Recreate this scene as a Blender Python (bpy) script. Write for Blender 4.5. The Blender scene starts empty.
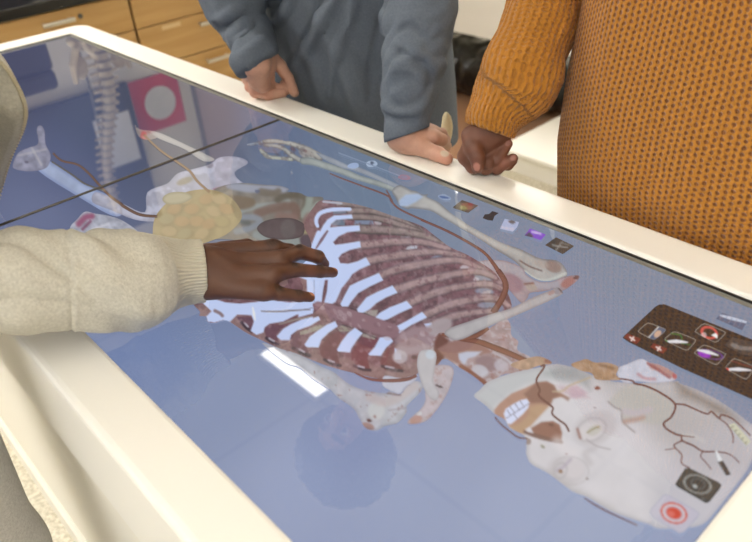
import bpy, bmesh, math, random
import numpy as np
from mathutils import Matrix, Vector

scene = bpy.context.scene
ZT = 0.87                                   # height of the table's glass above the floor

# ------------------------------------------------------------------ camera
F_PX = 0.95677 * 752
CAM = np.array([2.154487, -0.179595, 0.522401 + ZT])
ROT = np.array([[0.67744022, -0.36976295, 0.6358853],
                [0.73252703, 0.41777729, -0.53746283],
                [-0.06692459, 0.8299021, 0.55388049]])
cam_d = bpy.data.cameras.new('camera')
cam_d.sensor_width = 36.0
cam_d.lens = 0.95677 * 36.0
cam_d.clip_start = 0.02
cam_d.dof.use_dof = True
cam_d.dof.focus_distance = 1.02
cam_d.dof.aperture_fstop = 5.0
cam_o = bpy.data.objects.new('camera', cam_d)
scene.collection.objects.link(cam_o)
mw = Matrix.Identity(4)
for i in range(3):
    for j in range(3):
        mw[i][j] = float(ROT[i, j])
    mw[i][3] = float(CAM[i])
cam_o.matrix_world = mw
scene.camera = cam_o

# ------------------------------------------------------------------ world, exposure
world = bpy.data.worlds.new('world')
world.use_nodes = True
world.node_tree.nodes['Background'].inputs[0].default_value = (1.0, 0.98, 0.95, 1)
world.node_tree.nodes['Background'].inputs[1].default_value = 0.15
scene.world = world
vs = scene.view_settings
vs.view_transform = 'Standard'
vs.look = 'None'
vs.exposure = 0.0
vs.gamma = 1.0
vs.use_curve_mapping = False
LAMP = 5.6            # radiance of the ceiling troffers
STRIP = 9.0           # radiance of the thin tube lights
GLOW = 0.90           # brightness of the table's display

# ------------------------------------------------------------------ helpers
def lin(c):
    c = np.asarray(c, float) / 255.0
    return np.where(c <= 0.04045, c / 12.92, ((c + 0.055) / 1.055) ** 2.4)

def ray(u, v):
    d = np.array([(u - 376.0) / F_PX, -(v - 271.0) / F_PX, -1.0])
    return ROT @ d

def onz(u, v, z=0.0):                       # z measured from the table's glass
    d = ray(u, v); t = (z + ZT - CAM[2]) / d[2]
    return CAM + t * d

def ony(u, v, y):
    d = ray(u, v); t = (y - CAM[1]) / d[1]
    return CAM + t * d

def onx(u, v, x):
    d = ray(u, v); t = (x - CAM[0]) / d[0]
    return CAM + t * d

def mpp(p):                                 # metres per photo pixel at a point
    return float((CAM - np.asarray(p)) @ ROT[:, 2]) / F_PX

def sstep(a, b, x):
    t = np.clip((x - a) / (b - a), 0, 1)
    return t * t * (3 - 2 * t)

def hash3(i, j, k, seed):
    n = (i * 374761393 + j * 668265263 + k * 2147483647 + seed * 1274126177) & 0xFFFFFFFF
    n = ((n ^ (n >> 13)) * 1274126177) & 0xFFFFFFFF
    return ((n ^ (n >> 16)) & 0xFFFF) / 65535.0

def vnoise(P, seed=0):
    P = np.asarray(P, float)
    if P.shape[1] == 2:
        P = np.concatenate([P, np.zeros((len(P), 1))], 1)
    I = np.floor(P).astype(np.int64); f = P - I; f = f * f * (3 - 2 * f)
    out = np.zeros(len(P))
    for a in (0, 1):
        for b in (0, 1):
            for c in (0, 1):
                w = (f[:, 0] if a else 1 - f[:, 0]) * (f[:, 1] if b else 1 - f[:, 1]) * (f[:, 2] if c else 1 - f[:, 2])
                out += w * hash3(I[:, 0] + a, I[:, 1] + b, I[:, 2] + c, seed)
    return out * 2 - 1

def fbm(P, scale, seed=0, octs=3):
    P = np.asarray(P, float) / scale
    r = np.zeros(len(P)); a = 1.0; s = 0
    for o in range(octs):
        r += a * vnoise(P * (2 ** o) + 17.3 * o, seed + o); s += a; a *= 0.5
    return r / s

def link(o, parent=None):
    scene.collection.objects.link(o)
    if parent is not None:
        o.parent = parent
    return o

def tag(o, label=None, cat=None, group=None, kind=None):
    if label: o['label'] = label
    if cat: o['category'] = cat
    if group: o['group'] = group
    if kind: o['kind'] = kind
    return o

def thing(name, label, cat, loc=(0, 0, 0), rotz=0.0, group=None):
    o = bpy.data.objects.new(name, None)
    o.empty_display_size = 0.05
    o.location = loc; o.rotation_euler = (0, 0, rotz)
    link(o)
    bpy.context.view_layer.update()
    return tag(o, label, cat, group)

def from_np(name, V, faces, mat, parent=None, smooth=True, col=None, attrs=None):
    """V in world coordinates; the parent's location is subtracted."""
    V = np.asarray(V, float)
    if parent is not None:
        off = np.array(parent.matrix_world.translation) if parent.parent is None else None
        q = parent; off = np.zeros(3)
        while q is not None:
            off += np.array(q.location); q = q.parent
        V = V - off
    me = bpy.data.meshes.new(name)
    me.from_pydata(V.tolist(), [], faces.tolist() if isinstance(faces, np.ndarray) else faces)
    if smooth:
        me.polygons.foreach_set('use_smooth', [True] * len(me.polygons))
    if col is not None:
        ca = me.color_attributes.new('tint', 'FLOAT_COLOR', 'POINT')
        c4 = np.ones((len(V), 4), np.float32); c4[:, :3] = col
        ca.data.foreach_set('color', c4.ravel())
    for k, a in (attrs or {}).items():
        at = me.attributes.new(k, 'FLOAT_VECTOR', 'POINT')
        at.data.foreach_set('vector', np.asarray(a, np.float32).ravel())
    me.materials.append(mat)
    me.update()
    return link(bpy.data.objects.new(name, me), parent)

def from_bm(name, bm, mat, parent=None, smooth=False):
    off = Vector((0, 0, 0)); q = parent
    while q is not None:
        off += q.location; q = q.parent
    bmesh.ops.translate(bm, vec=-off, verts=bm.verts)
    bmesh.ops.recalc_face_normals(bm, faces=bm.faces)
    me = bpy.data.meshes.new(name); bm.to_mesh(me); bm.free()
    if smooth:
        me.polygons.foreach_set('use_smooth', [True] * len(me.polygons))
    me.materials.append(mat)
    return link(bpy.data.objects.new(name, me), parent)

def add_box(bm, x0, x1, y0, y1, z0, z1, bev=0.0, seg=2):
    r = bmesh.ops.create_cube(bm, size=1.0)
    vs_ = r['verts']
    for v in vs_:
        v.co = Vector((x0 + (v.co.x + .5) * (x1 - x0), y0 + (v.co.y + .5) * (y1 - y0), z0 + (v.co.z + .5) * (z1 - z0)))
    if bev > 0:
        ed = set(e for v in vs_ for e in v.link_edges)
        bmesh.ops.bevel(bm, geom=list(ed), offset=bev, segments=seg, affect='EDGES', profile=0.5)

def box(name, b, mat, parent=None, bev=0.0, seg=2):
    bm = bmesh.new(); add_box(bm, *b, bev=bev, seg=seg)
    return from_bm(name, bm, mat, parent)

def tube_np(pts, rad, n=10, cap=True):
    pts = np.asarray(pts, float); rad = np.broadcast_to(np.asarray(rad, float), (len(pts),))
    T = np.gradient(pts, axis=0); T /= np.linalg.norm(T, axis=1)[:, None] + 1e-12
    up = np.array([0, 0, 1.0]) if abs(T[0][2]) < .9 else np.array([1.0, 0, 0])
    V = []; a = np.linspace(0, 2 * np.pi, n, endpoint=False)
    s = np.cross(T[0], up); s /= np.linalg.norm(s)
    for i in range(len(pts)):
        s = s - T[i] * (s @ T[i]); s /= np.linalg.norm(s); b = np.cross(T[i], s)
        V.append(pts[i] + rad[i] * (np.cos(a)[:, None] * s + np.sin(a)[:, None] * b))
    V = np.concatenate(V); Fc = []
    for i in range(len(pts) - 1):
        for k in range(n):
            Fc.append([i * n + k, i * n + (k + 1) % n, (i + 1) * n + (k + 1) % n, (i + 1) * n + k])
    if cap:
        Fc.append(list(range(n))[::-1]); Fc.append([(len(pts) - 1) * n + k for k in range(n)])
    return V, Fc

def tube(name, pts, rad, mat, parent=None, n=10):
    V, Fc = tube_np(pts, rad, n)
    return from_np(name, V, Fc, mat, parent)

def catmull(P, n=8, closed=False):
    P = np.asarray(P, float); out = []
    N = len(P)
    for i in range(N if closed else N - 1):
        g = (lambda k: P[k % N]) if closed else (lambda k: P[min(max(k, 0), N - 1)])
        p0, p1, p2, p3 = g(i - 1), g(i), g(i + 1), g(i + 2)
        for t in np.linspace(0, 1, n, endpoint=False):
            out.append(.5 * ((2 * p1) + (-p0 + p2) * t + (2 * p0 - 5 * p1 + 4 * p2 - p3) * t * t + (-p0 + 3 * p1 - 3 * p2 + p3) * t ** 3))
    if not closed:
        out.append(P[-1])
    return np.array(out)

# ------------------------------------------------------------------ materials
def mat_new(name):
    m = bpy.data.materials.new(name); m.use_nodes = True
    return m, m.node_tree, m.node_tree.nodes['Principled BSDF']

def pmat(name, rgb, rough=.5, metal=0.0, spec=.5, noise=0.0, nscale=30.0, bump=0.0, bscale=200.0, coat=0.0, rgb2=None, stretch=None):
    m, nt, b = mat_new(name)
    c = lin(rgb)
    b.inputs['Base Color'].default_value = (*c, 1)
    b.inputs['Roughness'].default_value = rough
    b.inputs['Metallic'].default_value = metal
    b.inputs['Specular IOR Level'].default_value = spec
    b.inputs['Coat Weight'].default_value = coat
    tc = nt.nodes.new('ShaderNodeTexCoord')
    src = tc.outputs['Object']
    if stretch:
        mp = nt.nodes.new('ShaderNodeMapping'); mp.inputs['Scale'].default_value = stretch
        nt.links.new(src, mp.inputs['Vector']); src = mp.outputs['Vector']
    if noise > 0 or rgb2 is not None:
        n = nt.nodes.new('ShaderNodeTexNoise'); n.inputs['Scale'].default_value = nscale; n.inputs['Detail'].default_value = 4
        nt.links.new(src, n.inputs['Vector'])
        r = nt.nodes.new('ShaderNodeValToRGB')
        c2 = lin(rgb2) if rgb2 is not None else c * (1 - noise)
        r.color_ramp.elements[0].position = .3; r.color_ramp.elements[1].position = .7
        r.color_ramp.elements[0].color = (*c2, 1); r.color_ramp.elements[1].color = (*c, 1)
        nt.links.new(n.outputs['Fac'], r.inputs['Fac']); nt.links.new(r.outputs['Color'], b.inputs['Base Color'])
    if bump > 0:
        n2 = nt.nodes.new('ShaderNodeTexNoise'); n2.inputs['Scale'].default_value = bscale; n2.inputs['Detail'].default_value = 3
        nt.links.new(src, n2.inputs['Vector'])
        bp = nt.nodes.new('ShaderNodeBump'); bp.inputs['Strength'].default_value = bump; bp.inputs['Distance'].default_value = .002
        nt.links.new(n2.outputs['Fac'], bp.inputs['Height']); nt.links.new(bp.outputs['Normal'], b.inputs['Normal'])
    return m

def emat(name, rgb, strength):
    m, nt, b = mat_new(name)
    b.inputs['Base Color'].default_value = (*lin(rgb), 1)
    b.inputs['Emission Color'].default_value = (*lin(rgb), 1)
    b.inputs['Emission Strength'].default_value = strength
    return m

M = {}
M['wall'] = pmat('wall_paint', (240, 235, 222), .85, bump=.06, bscale=160)
M['baseboard'] = pmat('dark_baseboard', (70, 62, 55), .6)
M['trim'] = pmat('white_trim', (235, 232, 224), .5)
M['table'] = pmat('cream_enamel', (240, 237, 228), .34, spec=.45)
M['pedestal'] = pmat('cream_panel', (238, 234, 222), .45)
M['black'] = pmat('black_plastic', (24, 24, 25), .35)
M['bezel'] = pmat('grey_bezel', (128, 127, 120), .3)
M['metal'] = pmat('brushed_nickel', (205, 200, 188), .34, metal=.85)
M['steel'] = pmat('dark_steel', (110, 108, 104), .35, metal=.9)
M['wood'] = pmat('maple_veneer', (196, 158, 102), .42, rgb2=(180, 140, 84), nscale=7, stretch=(1, .35, 5.0))
M['wood_edge'] = pmat('dark_gap', (84, 56, 28), .8)
M['counter'] = pmat('black_epoxy', (26, 25, 24), .3, noise=.3, nscale=60)
M['lamp'] = emat('lamp_diffuser', (255, 251, 246), LAMP)
M['lamp_boost'] = emat('wall_boost_diffuser', (255, 251, 246), LAMP * 4.2)  # stronger glow for the troffers added to brighten the cabinet wall
M['strip'] = emat('tube_lamp', (255, 251, 246), STRIP)
M['white'] = pmat('white_laminate', (238, 236, 228), .45)
M['leather'] = pmat('black_leather', (20, 19, 18), .28, bump=.35, bscale=45)
M['brown'] = pmat('brown_mat', (150, 112, 84), .85, noise=.12, nscale=90, bump=.2, bscale=300)
M['bone'] = pmat('ivory_plastic', (226, 208, 170), .45, noise=.15, nscale=40)
M['disc'] = pmat('grey_disc', (150, 140, 130), .5)
M['red'] = pmat('crimson_poster', (226, 36, 52), .5, noise=.12, nscale=8)
M['paper'] = pmat('white_paper', (238, 238, 236), .7, noise=.06, nscale=25)
M['mauve'] = pmat('mauve_fabric', (186, 164, 162), .9, noise=.1, nscale=300)

# floor: pale speckled vinyl
m, nt, b = mat_new('speckled_vinyl')
tc = nt.nodes.new('ShaderNodeTexCoord'); n1 = nt.nodes.new('ShaderNodeTexNoise'); n1.inputs['Scale'].default_value = 90; n1.inputs['Detail'].default_value = 6
r1 = nt.nodes.new('ShaderNodeValToRGB'); r1.color_ramp.elements[0].position = .38; r1.color_ramp.elements[1].position = .6
r1.color_ramp.elements[0].color = (*lin((190, 182, 158)), 1); r1.color_ramp.elements[1].color = (*lin((224, 217, 198)), 1)
nt.links.new(tc.outputs['Object'], n1.inputs['Vector']); nt.links.new(n1.outputs['Fac'], r1.inputs['Fac']); nt.links.new(r1.outputs['Color'], b.inputs['Base Color'])
b.inputs['Roughness'].default_value = .4
M['floor'] = m
# ceiling: white tiles with thin grid lines
m, nt, b = mat_new('ceiling_tile')
tc = nt.nodes.new('ShaderNodeTexCoord'); bk = nt.nodes.new('ShaderNodeTexBrick')
bk.offset = 0; bk.inputs['Scale'].default_value = 1.0; bk.inputs['Brick Width'].default_value = 1.2; bk.inputs['Row Height'].default_value = .6
bk.inputs['Mortar Size'].default_value = .012
bk.inputs['Color1'].default_value = (*lin((222, 216, 202)), 1); bk.inputs['Color2'].default_value = (*lin((226, 220, 206)), 1); bk.inputs['Mortar'].default_value = (*lin((190, 186, 176)), 1)
nt.links.new(tc.outputs['Object'], bk.inputs['Vector']); nt.links.new(bk.outputs['Color'], b.inputs['Base Color']); b.inputs['Roughness'].default_value = .9
M['ceiling'] = m

# ------------------------------------------------------------------ room
X0, X1, Y0, Y1, H = -1.225, 4.6, -2.8, 4.4, 2.72
def struct(name, b, mat):
    o = box(name, b, mat); o['kind'] = 'structure'; return o
struct('floor', (X0 - .1, X1 + .1, Y0 - .1, Y1 + .1, -.1, 0), M['floor'])
struct('ceiling', (X0 - .1, X1 + .1, Y0 - .1, Y1 + .1, H, H + .1), M['ceiling'])
struct('wall_far', (X0 - .1, X0, Y0 - .1, Y1 + .1, 0, H), M['wall'])
struct('wall_back', (X0, X1, Y1, Y1 + .1, 0, H), M['wall'])
struct('wall_front', (X0, X1, Y0 - .1, Y0, 0, H), M['wall'])
struct('wall_near', (X1, X1 + .1, Y0 - .1, Y1 + .1, 0, H), M['wall'])
struct('baseboard_back', (X0, X1, Y1 - .015, Y1, 0, .1), M['baseboard'])
struct('baseboard_front', (X0, X1, Y0, Y0 + .015, 0, .1), M['baseboard'])
struct('baseboard_near', (X1 - .015, X1, Y0 + .015, Y1 - .015, 0, .1), M['baseboard'])

w_ = tag(box('window_fill', (.2, 2.9, Y0 + .004, Y0 + .012, .95, 2.15), emat('fill_light_pane', (226, 236, 255), 2.6)), kind='structure')  # unseen glowing window added to throw cool light on the table's near side
bm = bmesh.new()
for a in ((.14, .2, .89, 2.21), (2.9, 2.96, .89, 2.21), (.2, 2.9, .89, .95), (.2, 2.9, 2.15, 2.21), (1.52, 1.58, .95, 2.15)):
    add_box(bm, a[0], a[1], Y0 + .001, Y0 + .04, a[2], a[3])
from_bm('trim_1', bm, M['trim'])['kind'] = 'structure'

def troffer(x0, x1, y0, y1, label, mat='lamp', group=None, fr=.03):
    t = thing('ceiling_light', label, 'ceiling light', ((x0 + x1) / 2, (y0 + y1) / 2, H), group=group)
    bm = bmesh.new()
    z0, z1 = H - .025, H
    add_box(bm, x0 - fr, x1 + fr, y0 - fr, y0, z0, z1); add_box(bm, x0 - fr, x1 + fr, y1, y1 + fr, z0, z1)
    add_box(bm, x0 - fr, x0, y0, y1, z0, z1); add_box(bm, x1, x1 + fr, y0, y1, z0, z1)
    from_bm('frame', bm, M['trim'], t)
    box('diffuser', (x0, x1, y0, y1, H - .015, H - .004), M[mat], t)
G = 'recessed ceiling troffers'
troffer(1.6, 2.8, 1.22, 1.83, 'white troffer light over the aisle beside the far long side of the table', group=G)
troffer(1.7, 2.9, -.95, -.34, 'white troffer light above the near long side of the table', group=G)
troffer(3.1, 4.3, -.3, .31, 'white troffer light past the head end of the table', group=G)
troffer(-.3, .9, -1.45, -.84, 'white troffer light in front of the table towards the cabinet wall', group=G)
troffer(0.1, 1.3, 3.4, 4.01, 'white troffer light above the desk with the black bag', group=G)
troffer(2.6, 3.8, 3.0, 3.61, 'white troffer light near the back wall, away from the desk', group=G)
troffer(1.9, 3.1, -2.3, -1.7, 'white troffer light near the front wall', group=G)
troffer(-.95, -.35, -.95, .2, 'added white troffer light brightening the cabinet wall', 'lamp_boost', group=G)  # this and the next: unseen fixtures added to wash the cabinet wall
troffer(-.95, -.35, 3.15, 4.25, 'added white troffer light in the far corner, brightening the cabinet wall', 'lamp_boost', group=G)
troffer(-.43, .03, 1.185, 1.262, 'thin bright tube light mirrored as a white bar beside the ribs', 'strip', fr=.012)
troffer(-.87, -.76, 1.155, 1.28, 'small square light mirrored as a white kite under the wrist', 'strip', fr=.01)

# ------------------------------------------------------------------ the cabinets along the far wall
CX = -.62
def cabinet(y0, y1, hy, label, lock, sticker):
    t = thing('drawer_cabinet', label, 'cabinet', (-.92, (y0 + y1) / 2, 0), group='maple drawer cabinets under the black counter')
    bm = bmesh.new(); add_box(bm, X0 + .004, CX - .02, y0 + .002, y1 - .002, .1, .818)
    from_bm('carcass', bm, M['wood_edge'], t)
    box('toe_kick', (X0 + .03, CX - .08, y0 + .002, y1 - .002, 0, .1), M['black'], t)
    rows = [(.812, .681), (.677, .527), (.523, .373), (.369, .112)]
    for k, (za, zb) in enumerate(rows):
        d = box('drawer', (CX - .02, CX, y0 + .003, y1 - .003, zb, za), M['wood'], t, bev=.0025)
        zc = za - .036
        bm = bmesh.new()
        add_box(bm, CX + .022, CX + .034, hy - .06, hy + .06, zc - .007, zc + .007, bev=.003)
        add_box(bm, CX - .001, CX + .026, hy - .052, hy - .042, zc - .004, zc + .004)
        add_box(bm, CX - .001, CX + .026, hy + .042, hy + .052, zc - .004, zc + .004)
        from_bm('handle', bm, M['metal'], d)
        if k == 0 and lock:
            V, Fc = tube_np([(CX - .002, hy + .09, zc), (CX + .004, hy + .09, zc)], .009, 16)
            from_np('lock', V, Fc, M['steel'], d, smooth=False)
        if k == 1 and sticker:
            box('label_sticker', (CX, CX + .0015, 1.148, 1.232, .652, .668), pmat('clear_sticker', (214, 186, 140), .35), d)
    return t
cabinet(-.74, -.142, -.44, 'maple drawer cabinet farthest along the counter, in front of the table', True, False)
cabinet(-.138, .458, .16, 'maple drawer cabinet behind the near corner of the table foot', True, False)
cabinet(.462, 1.038, .75, 'maple drawer cabinet with a lock by its handle, at the table corner', True, False)
cabinet(1.042, 1.688, 1.365, 'maple drawer cabinet with a faded sticker, beside the slate sleeve', False, True)
cabinet(1.692, 2.29, 1.99, 'maple drawer cabinet hidden behind the slate shirt', True, False)
tag(box('countertop', (X0 + .002, CX + .025, -.76, 2.31, .8185, .858), M['counter'], bev=.004), 'black laboratory countertop on the maple drawer cabinets', 'countertop')

# things on and above the counter (mostly seen mirrored in the glass)
def wallbox(y0, y1, z0, z1, d):
    return (X0 + .001, X0 + d, y0, y1, z0 + ZT, z1 + ZT)
pos = thing('wall_poster', 'red poster with a white disc, on the wall above the counter', 'poster', (X0, 1.32, ZT + .71))
box('sheet', wallbox(1.19, 1.455, .575, .85, .006), M['red'], pos)
V, Fc = tube_np([(X0 + .006, 1.335, ZT + .716), (X0 + .0085, 1.335, ZT + .716)], .085, 40)
from_np('disc', V, Fc, M['paper'], pos, smooth=False)
scr = thing('wall_screen', 'dark blue-black wall screen behind the spine model', 'screen', (X0, .9, ZT + .8))
box('panel', wallbox(.3, 1.185, .56, 1.3, .035), M['black'], scr, bev=.01)
ntc = thing('notice_sheet', 'white notice sheet taped on the dark wall screen', 'notice', (X0 + .035, 1.05, ZT + .8))
box('sheet', (X0 + .0355, X0 + .0375, .965, 1.15, ZT + .69, ZT + .945), M['paper'], ntc)
mb = thing('pin_board', 'mauve fabric pin board on the wall beside the red poster', 'pin board', (X0, 1.67, ZT + .9))
box('fabric', wallbox(1.535, 1.86, .3, 1.3, .016), M['mauve'], mb)
bm = bmesh.new()
add_box(bm, *wallbox(1.52, 1.535, .285, 1.315, .024)); add_box(bm, *wallbox(1.86, 1.875, .285, 1.315, .024))
add_box(bm, *wallbox(1.535, 1.86, .285, .3, .024)); add_box(bm, *wallbox(1.535, 1.86, 1.3, 1.315, .024))
from_bm('frame', bm, M['steel'], mb)
bc = thing('equipment_case', 'dark navy equipment case standing on the black counter', 'case', (-1.0, .45, .858))
navy = pmat('navy_plastic', (34, 36, 58), .5)
box('body', (-1.2, -.86, .2, .77, .859, 1.19), navy, bc, bev=.015)
box('lid', (-1.2, -.86, .2, .77, 1.191, 1.27), navy, bc, bev=.02)
bm = bmesh.new(); add_box(bm, -.86, -.845, .4, .57, 1.1, 1.13, bev=.004); from_bm('latch', bm, M['steel'], bc)

# spine model on a stand
sp = thing('spine_model', 'ivory anatomical spine model with pelvis on a stand, mirrored in the glass', 'anatomical model', (-.85, .9, .858))
sz = lambda t: .858 + .27 + t * .76
def spx(t):
    return np.array([-.85 + .03 * math.sin(t * 6.0), .962 - .125 * t + .012 * math.sin(t * 7), sz(t)])
V, Fc = tube_np([(-.92, .9, .87), (-.92, .905, 1.3), (-.915, .87, 1.9)], .006, 10); from_np('pole', V, Fc, M['steel'], sp)
V, Fc = tube_np([(-.92, .9, .8585), (-.92, .9, .868), (-.92, .9, .874)], [.11, .108, .02], 28); from_np('base', V, Fc, M['black'], sp)
for k in range(22):
    t = (k + .5) / 22; c = spx(t); r = .034 * (1 - .5 * t); h = .76 / 22 * .36
    V, Fc = tube_np([c - [0, 0, h], c - [0, 0, h * .4], c + [0, 0, h * .4], c + [0, 0, h]], [r, r * .86, r * .86, r], 12)
    V = list(V); 
    for d in ((-1.3, 0, -.012), (-.4, 1.25, 0), (-.4, -1.25, 0)):
        v2, f2 = tube_np([c + np.array([-.5 * r, d[1] * r * .3, 0]), c + np.array([d[0] * r * 1.5, d[1] * r * 1.5, d[2]])], [r * .35, r * .2], 6)
        Fc += [[i + len(V) for i in f] for f in f2]; V += list(v2)
    from_np('vertebra', np.array(V), Fc, M['bone'], sp)
    c2 = spx((k + 1) / 22)
    V, Fc = tube_np([c2 - [0, 0, .005], c2 + [0, 0, .005]], r * .95, 12); from_np('disc', V, Fc, M['disc'], sp)


# ------------------------------------------------------------------ signed-distance modelling
def d_cap(P, a, b, ra, rb):
    a = np.asarray(a, np.float32); b = np.asarray(b, np.float32)
    ab = b - a; t = np.clip(((P - a) @ ab) / (ab @ ab + 1e-12), 0, 1)
    return np.linalg.norm(P - a - t[:, None] * ab, axis=1) - (ra + (rb - ra) * t)

def d_ell(P, c, r, R=None):
    q = P - np.asarray(c, np.float32)
    if R is not None: q = q @ np.asarray(R, np.float32)
    r = np.asarray(r, np.float32)
    k0 = np.linalg.norm(q / r, axis=1); k1 = np.linalg.norm(q / (r * r), axis=1)
    return k0 * (k0 - 1) / np.maximum(k1, 1e-9)

def smin(a, b, k):
    h = np.clip(.5 + .5 * (b - a) / k, 0, 1)
    return b + (a - b) * h - k * h * (1 - h)

def chain(P, pts, rad, k=.004):
    d = None
    for i in range(len(pts) - 1):
        e = d_cap(P, pts[i], pts[i + 1], rad[i], rad[i + 1])
        d = e if d is None else smin(d, e, k)
    return d

def mesh_sdf(fn, lo, hi, h, newton=1):
    lo = np.asarray(lo, float); hi = np.asarray(hi, float)
    n = np.ceil((hi - lo) / h).astype(int) + 1
    ax = [lo[i] + h * np.arange(n[i]) for i in range(3)]
    Fv = np.empty(n, np.float32)
    per = max(1, int(400000 // (n[1] * n[2])))
    Yg, Zg = np.meshgrid(ax[1], ax[2], indexing='ij')
    for i in range(0, n[0], per):
        xs = ax[0][i:i + per]
        Pb = np.empty((len(xs), n[1], n[2], 3), np.float32)
        Pb[..., 0] = xs[:, None, None]; Pb[..., 1] = Yg; Pb[..., 2] = Zg
        Fv[i:i + per] = fn(Pb.reshape(-1, 3)).reshape(len(xs), n[1], n[2])
    S = Fv < 0
    cnt = np.zeros(n - 1, np.int8)
    offs = [(a, b, c) for a in (0, 1) for b in (0, 1) for c in (0, 1)]
    for a, b, c in offs:
        cnt += S[a:n[0] - 1 + a, b:n[1] - 1 + b, c:n[2] - 1 + c]
    act = (cnt > 0) & (cnt < 8)
    I = np.argwhere(act)
    idx = -np.ones(n - 1, np.int64); idx[act] = np.arange(len(I))
    val = {o: Fv[I[:, 0] + o[0], I[:, 1] + o[1], I[:, 2] + o[2]] for o in offs}
    acc = np.zeros((len(I), 3)); w = np.zeros(len(I))
    for o in offs:
        for axn in range(3):
            if o[axn] == 0:
                p = list(o); p[axn] = 1; p = tuple(p)
                f0, f1 = val[o], val[p]; cr = (f0 < 0) != (f1 < 0)
                t = np.where(cr, f0 / np.where(cr, f0 - f1, 1), 0)
                q = np.tile(np.array(o, float), (len(I), 1)); q[:, axn] = t
                acc[cr] += q[cr]; w[cr] += 1
    V = lo + h * (I + acc / w[:, None])
    faces = []
    for axn in range(3):
        u, v = (axn + 1) % 3, (axn + 2) % 3
        sl0 = [slice(0, n[k] - 1) if k == axn else slice(1, n[k] - 1) for k in range(3)]
        sl1 = list(sl0); sl1[axn] = slice(1, n[axn])
        A = S[tuple(sl0)]; B = S[tuple(sl1)]
        ed = np.argwhere(A != B)
        if len(ed) == 0: continue
        ins = A[A != B]
        base = ed.copy()
        for k in range(3):
            if k != axn: base[:, k] += 1
        def cell(du, dv):
            c = base.copy(); c[:, u] -= du; c[:, v] -= dv
            return idx[c[:, 0], c[:, 1], c[:, 2]]
        q = np.stack([cell(1, 1), cell(0, 1), cell(0, 0), cell(1, 0)], 1)
        q[~ins] = q[~ins][:, ::-1]
        faces.append(q)
    Fq = np.concatenate(faces)
    Fq = Fq[(Fq >= 0).all(1)]
    for _ in range(newton):
        e = h * .5; P32 = V.astype(np.float32)
        d = fn(P32)
        g = np.stack([fn(P32 + np.eye(3, dtype=np.float32)[k] * e) - fn(P32 - np.eye(3, dtype=np.float32)[k] * e) for k in range(3)], 1) / (2 * e)
        gl = np.linalg.norm(g, axis=1)[:, None] + 1e-6
        V = V - np.clip(d[:, None], -h, h) * g / np.maximum(gl, .5) * .9
    return V, Fq

def normals_of(V, Fq):
    n = np.zeros_like(V)
    a = V[Fq[:, 2]] - V[Fq[:, 0]]; b = V[Fq[:, 3]] - V[Fq[:, 1]]
    f = np.cross(a, b)
    for k in range(4):
        np.add.at(n, Fq[:, k], f)
    return n / (np.linalg.norm(n, axis=1)[:, None] + 1e-12)

def polyline_param(P, pts):
    """closest point on a polyline: distance, arclength, segment direction, closest point"""
    pts = np.asarray(pts, float)
    best = np.full(len(P), 1e9); s = np.zeros(len(P)); T = np.zeros((len(P), 3)); Q = np.zeros((len(P), 3)); L = 0
    for i in range(len(pts) - 1):
        ab = pts[i + 1] - pts[i]; l = np.linalg.norm(ab)
        t = np.clip((P - pts[i]) @ ab / (l * l), 0, 1)
        q = pts[i] + t[:, None] * ab; d = np.linalg.norm(P - q, axis=1)
        m_ = d < best
        best[m_] = d[m_]; s[m_] = L + t[m_] * l; T[m_] = ab / l; Q[m_] = q[m_]
        L += l
    return best, s, T, Q

# ------------------------------------------------------------------ the table
TX0, TX1, TY0, TY1 = 0.0, 2.04, 0.0, 0.573
OX0, OX1, OY0, OY1 = -.075, 2.115, -.066, .643
def rrect(x0, x1, y0, y1, r, z, n=7):
    P = []
    for cx, cy, a0 in ((x1 - r, y1 - r, 0), (x0 + r, y1 - r, 90), (x0 + r, y0 + r, 180), (x1 - r, y0 + r, 270)):
        for k in range(n + 1):
            a = math.radians(a0 + 90 * k / n)
            P.append((cx + r * math.cos(a), cy + r * math.sin(a), z))
    return P
def loops(name, L, mat, parent, close=False, caps=False):
    n = len(L[0]); V = [p for l in L for p in l]; Fc = []
    m_ = len(L)
    for i in range(m_ if close else m_ - 1):
        j = (i + 1) % m_
        for k in range(n):
            Fc.append([i * n + k, i * n + (k + 1) % n, j * n + (k + 1) % n, j * n + k])
    if caps:
        Fc.append(list(range(n))[::-1]); Fc.append([(m_ - 1) * n + k for k in range(n)])
    o = from_np(name, V, Fc, mat, parent, smooth=False)
    bm = bmesh.new(); bm.from_mesh(o.data); bmesh.ops.recalc_face_normals(bm, faces=bm.faces); bm.to_mesh(o.data); bm.free()
    for p in o.data.polygons:
        p.use_smooth = False
    return o
tab = thing('anatomy_table', 'cream life-size anatomy table with a glowing display of a dissected body', 'display table', (1.02, .29, 0))
g = ZT
def O(i, z): return rrect(OX0 + i, OX1 - i, OY0 + i, OY1 - i, .045 - min(i, .03), z)
def I_(i, z): return rrect(TX0 - i, TX1 + i, TY0 - i, TY1 + i, .004 + i, z)
rim = loops('rim', [O(.004, g - .016), O(0, g - .012), O(0, g - .003), O(.0012, g + .002), O(.004, g + .0052), O(.009, g + .0065),
                    I_(.006, g + .0065), I_(.002, g + .005), I_(.0005, g + .0015), I_(.0, g - .012), I_(.012, g - .016)], M['table'], tab, close=True)
apron = loops('apron', [O(.003, g - .0165), O(.003, g - .178), O(.007, g - .187), O(.013, g - .19)], M['table'], tab, caps=True)
loops('pedestal', [rrect(.0, 2.04, -.047, .62, .03, z) for z in (.1, g - .1905)], M['pedestal'], tab, caps=True)
loops('plinth', [rrect(-.01, 2.05, -.058, .631, .03, z) for z in (.0, .094)] + [rrect(-.004, 2.044, -.052, .625, .03, .0995)], M['pedestal'], tab, caps=True)

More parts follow.
